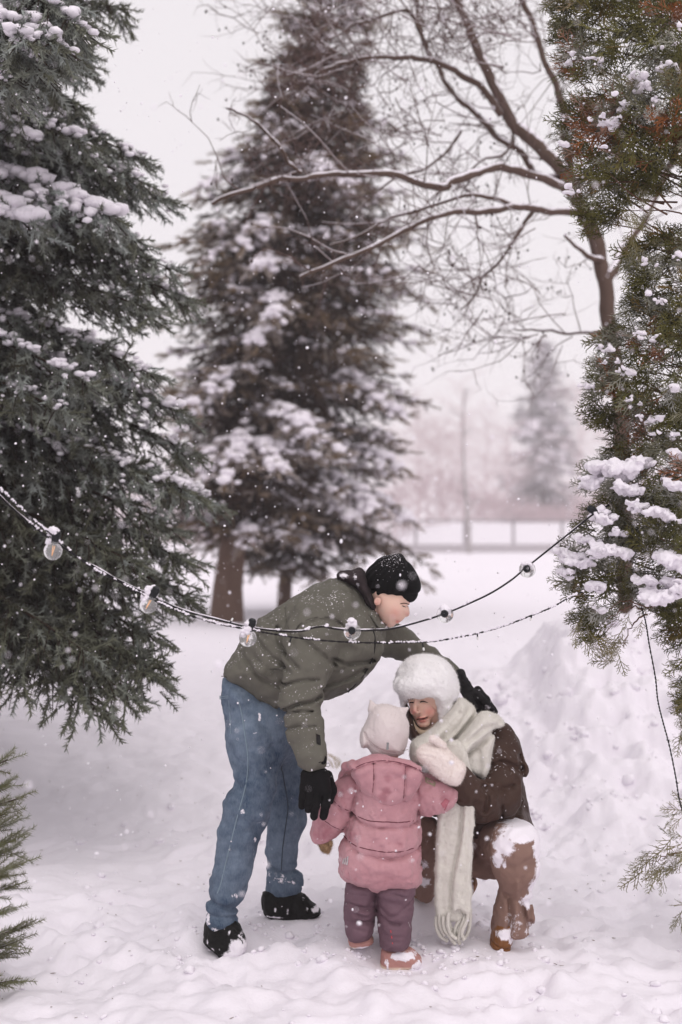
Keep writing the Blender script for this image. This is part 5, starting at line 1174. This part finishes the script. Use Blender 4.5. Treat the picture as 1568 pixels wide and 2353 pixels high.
for i, (u, Y, vt, sp, lab) in enumerate([(960, 118, 900, 95, 'pale reddish bare tree in the mist, just right of the big snowy spruce'), (1010, 110, 960, 100, 'low reddish bare tree in the mist, just left of the slim tree'), (1060, 125, 850, 110, 'tallest misty bare tree, straight behind the slim tree at the fence'),
        (1120, 120, 930, 95, 'rosy bare tree in the mist, just right of the slim tree'), (1165, 128, 980, 90, 'short rosy bare tree in the mist, touching the left side of the pale spruce'), (1330, 122, 880, 110, 'faint bare tree in the mist, right of the pale spruce and left of the thuja'), (1400, 126, 920, 110, 'faint bare tree in the mist, half hidden by the thuja edge'), (905, 120, 980, 90, 'faint bare tree in the mist, half hidden behind the right edge of the big spruce')]):
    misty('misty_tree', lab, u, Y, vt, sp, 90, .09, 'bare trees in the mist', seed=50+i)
M_HEDGE = m_plain('mist_pale_hedge_twigs', (.55, .44, .46), .95); L = []  # thicket colour paled in place of thicker mist
for k in range(5200):
    x = g.uniform(-34, 34); y = g.uniform(100, 112); b = np.array([x, y, .55+1.6*float(smooth(2.5, 7.5, x))+g.uniform(0, 3.4)*abs(math.sin(x*.31)+1.6)/2.2]); d = g.normal(0, 1, 3); d[2] = abs(d[2])+.6; d *= g.uniform(.5, 1.3)/np.linalg.norm(d)
    L.append(tube([b, b+d*.5+g.normal(0, .08, 3), b+d], [.045, .035, .012], 3))
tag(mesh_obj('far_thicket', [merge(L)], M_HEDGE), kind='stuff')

# ------------------------------------------------------------------ string lights
M_CABLE = m_cloth('black_cable', (.010, .009, .010), (.02, .018, .02), 40, .3, .002, 200, flecks=.0, rough=.5)
M_SOCK = m_plain('black_socket', (.012, .013, .015), .35)
gl_ = NT('clear_bulb_glass'); gl_.b.inputs['Transmission Weight'].default_value = .85; gl_.b.inputs['IOR'].default_value = 1.18; M_GLASS = gl_.done((.97, .97, .97), .03, **{'Specular IOR Level': .5})
em = NT('amber_filament'); em.b.inputs['Emission Color'].default_value = (1, .42, .10, 1); em.b.inputs['Emission Strength'].default_value = .55; M_FIL = em.done((.8, .4, .12), .4)
sl = thing('string_lights', 'black cord of round clear bulbs capped with snow, strung across the scene', 'string lights', P(700, 1450, 4.7))
def yl(u): return float(np.interp(u, [-60, 350, 800, 1200, 1450], [4.25, 4.5, 4.62, 4.8, 5.0]))
main = [(-50, 1085), (0, 1140), (60, 1195), (122, 1242), (200, 1292), (270, 1332), (345, 1368), (420, 1402), (500, 1424), (575, 1442), (640, 1450), (690, 1451), (715, 1444), (742, 1440), (770, 1445), (812, 1449), (860, 1448), (900, 1445), (960, 1430), (1020, 1411), (1080, 1386), (1130, 1362), (1175, 1333), (1207, 1306), (1250, 1272), (1300, 1232), (1340, 1200), (1366, 1180), (1400, 1160)]
mp = catmull(np.array([P(u, v_, yl(u)) for u, v_ in main]), 170)
mesh_obj('cord', [tube(mp, .0032, 6)], M_CABLE, sl)
n = len(mp); cr = mp+np.stack([0*mp[:, 0], 0*mp[:, 0], .0042+0*mp[:, 0]], 1); rr = .0034*np.clip(2.2*fbm(np.arange(n)*.33, 3.3, 1, 3)-.75, .0004, 1.0)*np.interp(np.arange(n)/n, [0, .55, .75, 1], [1, 1, .45, .3])
g = np.random.default_rng(8); SB, SR = [], []
for i in range(n-1):
    for k in range(5):
        if fbm(np.array([i*.3]), 2.0, 5.5, 3)[0] > .61+.05*(i > n*.62): SB.append(mp[i]+(mp[i+1]-mp[i])*g.random()+g.normal(0, .0014, 3)+[0, 0, .0045]); SR.append(g.uniform(.0016, .0056))
tag(mesh_obj('cord_snow', [tube(cr, rr, 6)]+snow_blobs(SB, SR, .8), M_SNOWLOAD, sl), kind='stuff')
gi = ICO3
def bulb(u, v_, att, snow, fil=True):
    """(u,v) centre of the globe, att = where its socket meets the cord"""
    Y = yl(u); c = P(u, v_, Y); a = P(att[0], att[1], Y-.012); ax = c-a; d = np.linalg.norm(ax); ax = ax/d if d > .025 or u > 1350 else (c-np.array([0, 0, EYE]))/np.linalg.norm(c-np.array([0, 0, EYE]))+np.array([.03, 0, -.05])
    R = .0285; M = basis(np.array([ax]))[0]
    th = np.linspace(0, math.pi, 14); prof_ = np.stack([np.concatenate([[-R*1.25, -R*1.18], -R*np.cos(th[2:])]), np.concatenate([[R*.40, R*.42], R*np.sin(th[2:])])], 1)
    an = np.arange(20)*2*math.pi/20; vv = np.array([[x, r*math.cos(t), r*math.sin(t)] for x, r in prof_ for t in an])@M.T+c
    i = np.arange(len(prof_)-1)[:, None]*20; k = np.arange(20)[None]; k2 = (k+1) % 20; ff = np.stack([i+k, i+k2, i+20+k2, i+20+k], -1).reshape(-1, 4)
    b = mesh_obj('bulb', [(vv, ff)], M_GLASS, sl)
    top = c-ax*R*1.15
    mesh_obj('socket', [tube([top-ax*.034, top-ax*.030, top-ax*.004, top+ax*.006], [.009, .0125, .0125, .0115], 12), tube([top-ax*.034, top-ax*.0345], [.009, .0005], 12), tube([top-ax*.020, top-ax*.015], [.0142, .0142], 12)], M_SOCK, b)
    if fil:
        f0 = c-ax*.016; x = M[:, 1]
        mesh_obj('filament', [tube([f0+x*.003, f0+ax*.018+x*.0015, f0+ax*.030, f0+ax*.018-x*.0015, f0-x*.003], .0008, 5)], M_FIL, b)
    LL, RR = [], []
    for s in snow:
        for q in range(9): LL.append(P(s[0]+g.normal(0, s[2]*.33), s[1]+g.normal(0, s[2]*.25), Y-.006+g.normal(0, .008))); RR.append(s[2]*Y/F_PX*g.uniform(.5, .95))
    if LL: mesh_obj('snow_cap', snow_blobs(LL, RR, .9), M_SNOWLOAD, b)
for args in [(122, 1266, (129, 1232), [(122, 1222, 13), (113, 1243, 9), (128, 1226, 9)]), (341, 1389, (352, 1368), [(347, 1358, 12), (334, 1372, 10), (330, 1378, 6)]), (570, 1466, (577, 1440), [(576, 1432, 11), (566, 1448, 11), (560, 1458, 6)]),
             (810, 1451, (809, 1446), [(810, 1432, 11), (808, 1438, 11), (806, 1426, 6)]), (1023, 1412, (1021, 1408), [(1023, 1398, 10), (1026, 1403, 9)]), (1212, 1309, (1206, 1306), [(1213, 1297, 9), (1218, 1302, 6)]), (1386, 1187, (1368, 1176), [(1384, 1170, 12), (1395, 1176, 8)])]: bulb(*args)
M_LED = m_plain('milky_led', (.75, .74, .72), .2)
def fairy(label, pts, leds, Yf, up=False):
    p = catmull(np.array([P(u, v_, Yf(u)) for u, v_ in pts]), len(pts)*14); t = thing('fairy_light_wire', label, 'string lights', p[0])
    k = np.arange(len(p)); tw = np.stack([np.sin(k*1.3), np.cos(k*1.3)*.5, np.cos(k*1.3)], 1)*.0016
    mesh_obj('wire', [tube(p+tw, .0017, 4), tube(p-tw, .0017, 4)], M_CABLE, t)
    for (u, v_, du, dv) in leds:
        a = P(u, v_, Yf(u)); b = P(u+du, v_+dv, Yf(u)); d = (b-a)/np.linalg.norm(b-a)
        l = mesh_obj('led_holder', [tube([a, a+(b-a)*.7], .0026, 6)], M_SOCK, t); mesh_obj('led', [tube([b-d*.006, b-d*.004, b+d*.002, b+d*.005], [.0018, .0034, .0034, .001], 7)], M_LED, l)
    SB, SR = [], []
    for i in range(len(p)-1):
        if up: break
        for q in range(4):
            if fbm(np.array([i*.25]), 7.0, .5, 3)[0] > .47: SB.append(p[i]+(p[i+1]-p[i])*g.random()+g.normal(0, .0014, 3)+[0, 0, .0028]); SR.append(g.uniform(.0016, .0042))
    if SB: tag(mesh_obj('wire_snow', snow_blobs(SB, SR, .8), M_SNOWLOAD, t), kind='stuff')
fairy('thin black fairy-light wire sagging below the bulb cord', [(-50, 1070), (0, 1122), (70, 1188), (128, 1236), (205, 1300), (275, 1338), (350, 1377), (425, 1410), (500, 1433), (580, 1448), (640, 1459), (720, 1470), (840, 1477), (980, 1475), (1060, 1463), (1100, 1455), (1160, 1438), (1220, 1415), (1270, 1395), (1310, 1372), (1340, 1360)],
      [(670, 1464, -5, 17), (971, 1476, 3, 16), (1097, 1457, 1, 10), (1222, 1414, -2, 10), (526, 1437, 8, -14), (310, 1355, 3, 14)], lambda u: yl(u)-.02)
fairy('thin dark fairy-light wire hanging down from the thuja beside the snow bank', [(1474, 1395), (1484, 1430), (1492, 1480), (1506, 1555), (1512, 1610), (1524, 1660), (1538, 1712), (1552, 1780), (1562, 1840), (1580, 1900)], [(1507, 1562, 5, 1), (1532, 1700, 10, 2), (1556, 1800, 6, -2)], lambda u: 4.95, True)

# ------------------------------------------------------------------ young spruce poking in at the lower left
T_CLOSE = [sprig_template(70, .11, .021, .0024, 60+k, 1.0) for k in range(3)]
YB = np.array([P(-230, 0, 4.75)[0], 4.75, gz(P(-230, 0, 4.75)[0], 4.75)])
ys = thing('young_spruce', 'young green spruce whose twig tips poke in at the lower left edge', 'tree', YB)
M_YOUNG = m_needle('fresh_spruce_needles', (.150, .155, .070), (.075, .058, .030), (.55, .56, .54))
g = np.random.default_rng(12); SL, SD, wood, fr = [], [], [], []
tz = np.linspace(-.1, 1.25, 8); mesh_obj('trunk', [tube(np.stack([YB[0]+0*tz, YB[1]+0*tz, YB[2]+tz], 1), np.linspace(.03, .006, 8), 8)], M_BARK, ys)
tips = [(18, 1745, 1790), (20, 1800, 1840), (38, 1835, 1850), (30, 1890, 1910), (45, 1925, 1960), (42, 1945, 1990), (48, 1985, 2010), (32, 2035, 2040), (16, 2090, 2110), (66, 2125, 2180), (46, 2160, 2190), (30, 2185, 2210), (38, 2250, 2230), (10, 1870, 1890), (14, 2010, 2020), (20, 2140, 2150)]
for (u, v_, vr) in tips:
    Y = 4.75+g.normal(0, .12); tip = P(u, v_, Y); o = np.array([YB[0], YB[1], EYE-(vr+40-V0)*4.75/F_PX]); p = catmull([o, (o+tip)/2+[0, 0, -.02], tip], 12); wood.append(tube(p, np.linspace(.006, .0025, 12), 5))
    for i in range(4, 12):
        d = p[min(i+1, 11)]-p[i-1]; d /= np.linalg.norm(d); SL.append(p[i]-d*.09); SD.append(d+g.normal(0, .08, 3)); fr.append(abs(g.normal(.02, .08)))
        if i < 11:
            for s in (-1, 1):
                dd = d*.8+np.cross(d, [0, 0, 1])*s*.55+np.array([0, 0, g.normal(0, .2)]); SL.append(p[i]); SD.append(dd); fr.append(abs(g.normal(.02, .1)))
SL, SD, fr = np.array(SL), np.array(SD), np.array(fr); ids = g.integers(0, 3, len(SL)); parts, ti, f2 = [], [], []
for k in range(3):
    m = ids == k; parts.append(instance(*T_CLOSE[k], basis(SD[m], roll=g.uniform(0, 6, m.sum())), SL[m])); ti.append(np.repeat(g.uniform(.5, 1, m.sum()), len(T_CLOSE[k][0]))); f2.append(np.repeat(np.clip(fr[m], 0, .6), len(T_CLOSE[k][0])))
tag(mesh_obj('branches', [merge(wood)], M_BARK, ys), kind='stuff'); tag(mesh_obj('needles', parts, M_YOUNG, ys, smooth_=False, attrs={'tint': np.concatenate(ti), 'frost': np.concatenate(f2)}), kind='stuff')

# ------------------------------------------------------------------ loose snow clods and litter on the snow
g = np.random.default_rng(41); LX, LY, LR = [], [], []
for fx, fy, rx, ry, zt_ in FEET:
    for k in range(46): a = g.uniform(0, 6.28); q = g.uniform(1.05, 1.9); LX.append(fx+math.cos(a)*rx*q); LY.append(fy+math.sin(a)*ry*q); LR.append(g.lognormal(math.log(.006), .5))
for k in range(420): LX.append(g.uniform(-1.4, 1.6)); LY.append(g.uniform(4.35, 7.4)); LR.append(g.lognormal(math.log(.006), .55))
for k in range(260): LX.append(g.uniform(.3, 2.6)); LY.append(g.uniform(7.0, 8.6)); LR.append(g.lognormal(math.log(.014), .6))
LX, LY, LR = np.array(LX), np.array(LY), np.clip(np.array(LR), .002, .045)
tag(mesh_obj('snow_clods', snow_blobs(np.stack([LX, LY, ground(LX, LY)+LR*.25], 1), LR, .8), SNOWM), kind='stuff')
n = 150; x = g.uniform(-1.6, 1.8, n); y = g.uniform(4.4, 8.3, n); z = ground(x, y)+.003; a = g.uniform(0, 6.28, n); M = basis(np.stack([np.cos(a), np.sin(a), .1+0*a], 1))*np.stack([g.uniform(.004, .013, n), g.uniform(.0008, .002, n), g.uniform(.0008, .0015, n)], -1)[:, None, :]
tag(mesh_obj('fallen_litter', [instance(*ICO1, M, np.stack([x, y, z], 1))], m_plain('dry_needle_brown', (.14, .085, .045), .9)), kind='stuff')
dl = P(770, 1715, 8.0); gg_ = []
for k in range(7): o = np.array([dl[0]+g.normal(0, .02), 8.0+g.normal(0, .03), gz(dl[0], 8.0)-.01]); gg_.append(tube(catmull([o, o+[-.02+g.normal(0, .02), 0, .05], o+[-.05+g.normal(0, .03), 0, .09]], 6), np.linspace(.003, .001, 6), 4))
tag(mesh_obj('straw_tuft', [merge(gg_)], m_plain('straw', (.34, .27, .16), .9)), 'small tuft of dry straw grass poking from the snow between the man and the child', 'grass tuft')

# ------------------------------------------------------------------ falling snow
g = np.random.default_rng(99); N = 6500
Y = 2.2+g.random(N)**.8*9; u = g.uniform(-60, 1630, N); v_ = g.uniform(-60, 2150, N)
Lf = np.stack([(u-U0)*Y/F_PX, Y, EYE-(v_-V0)*Y/F_PX], 1); Lf = Lf[Lf[:, 2] > ground(Lf[:, 0], Lf[:, 1])+.05]
R = g.lognormal(math.log(.0019), .4, len(Lf)); M = basis(g.normal(0, 1, (len(Lf), 3)))*np.stack([R*1.25, R*.8, R], -1)[:, None, :]
tag(mesh_obj('falling_snow', [instance(*ICO1, M, Lf)], M_SNOWLOAD), kind='stuff')
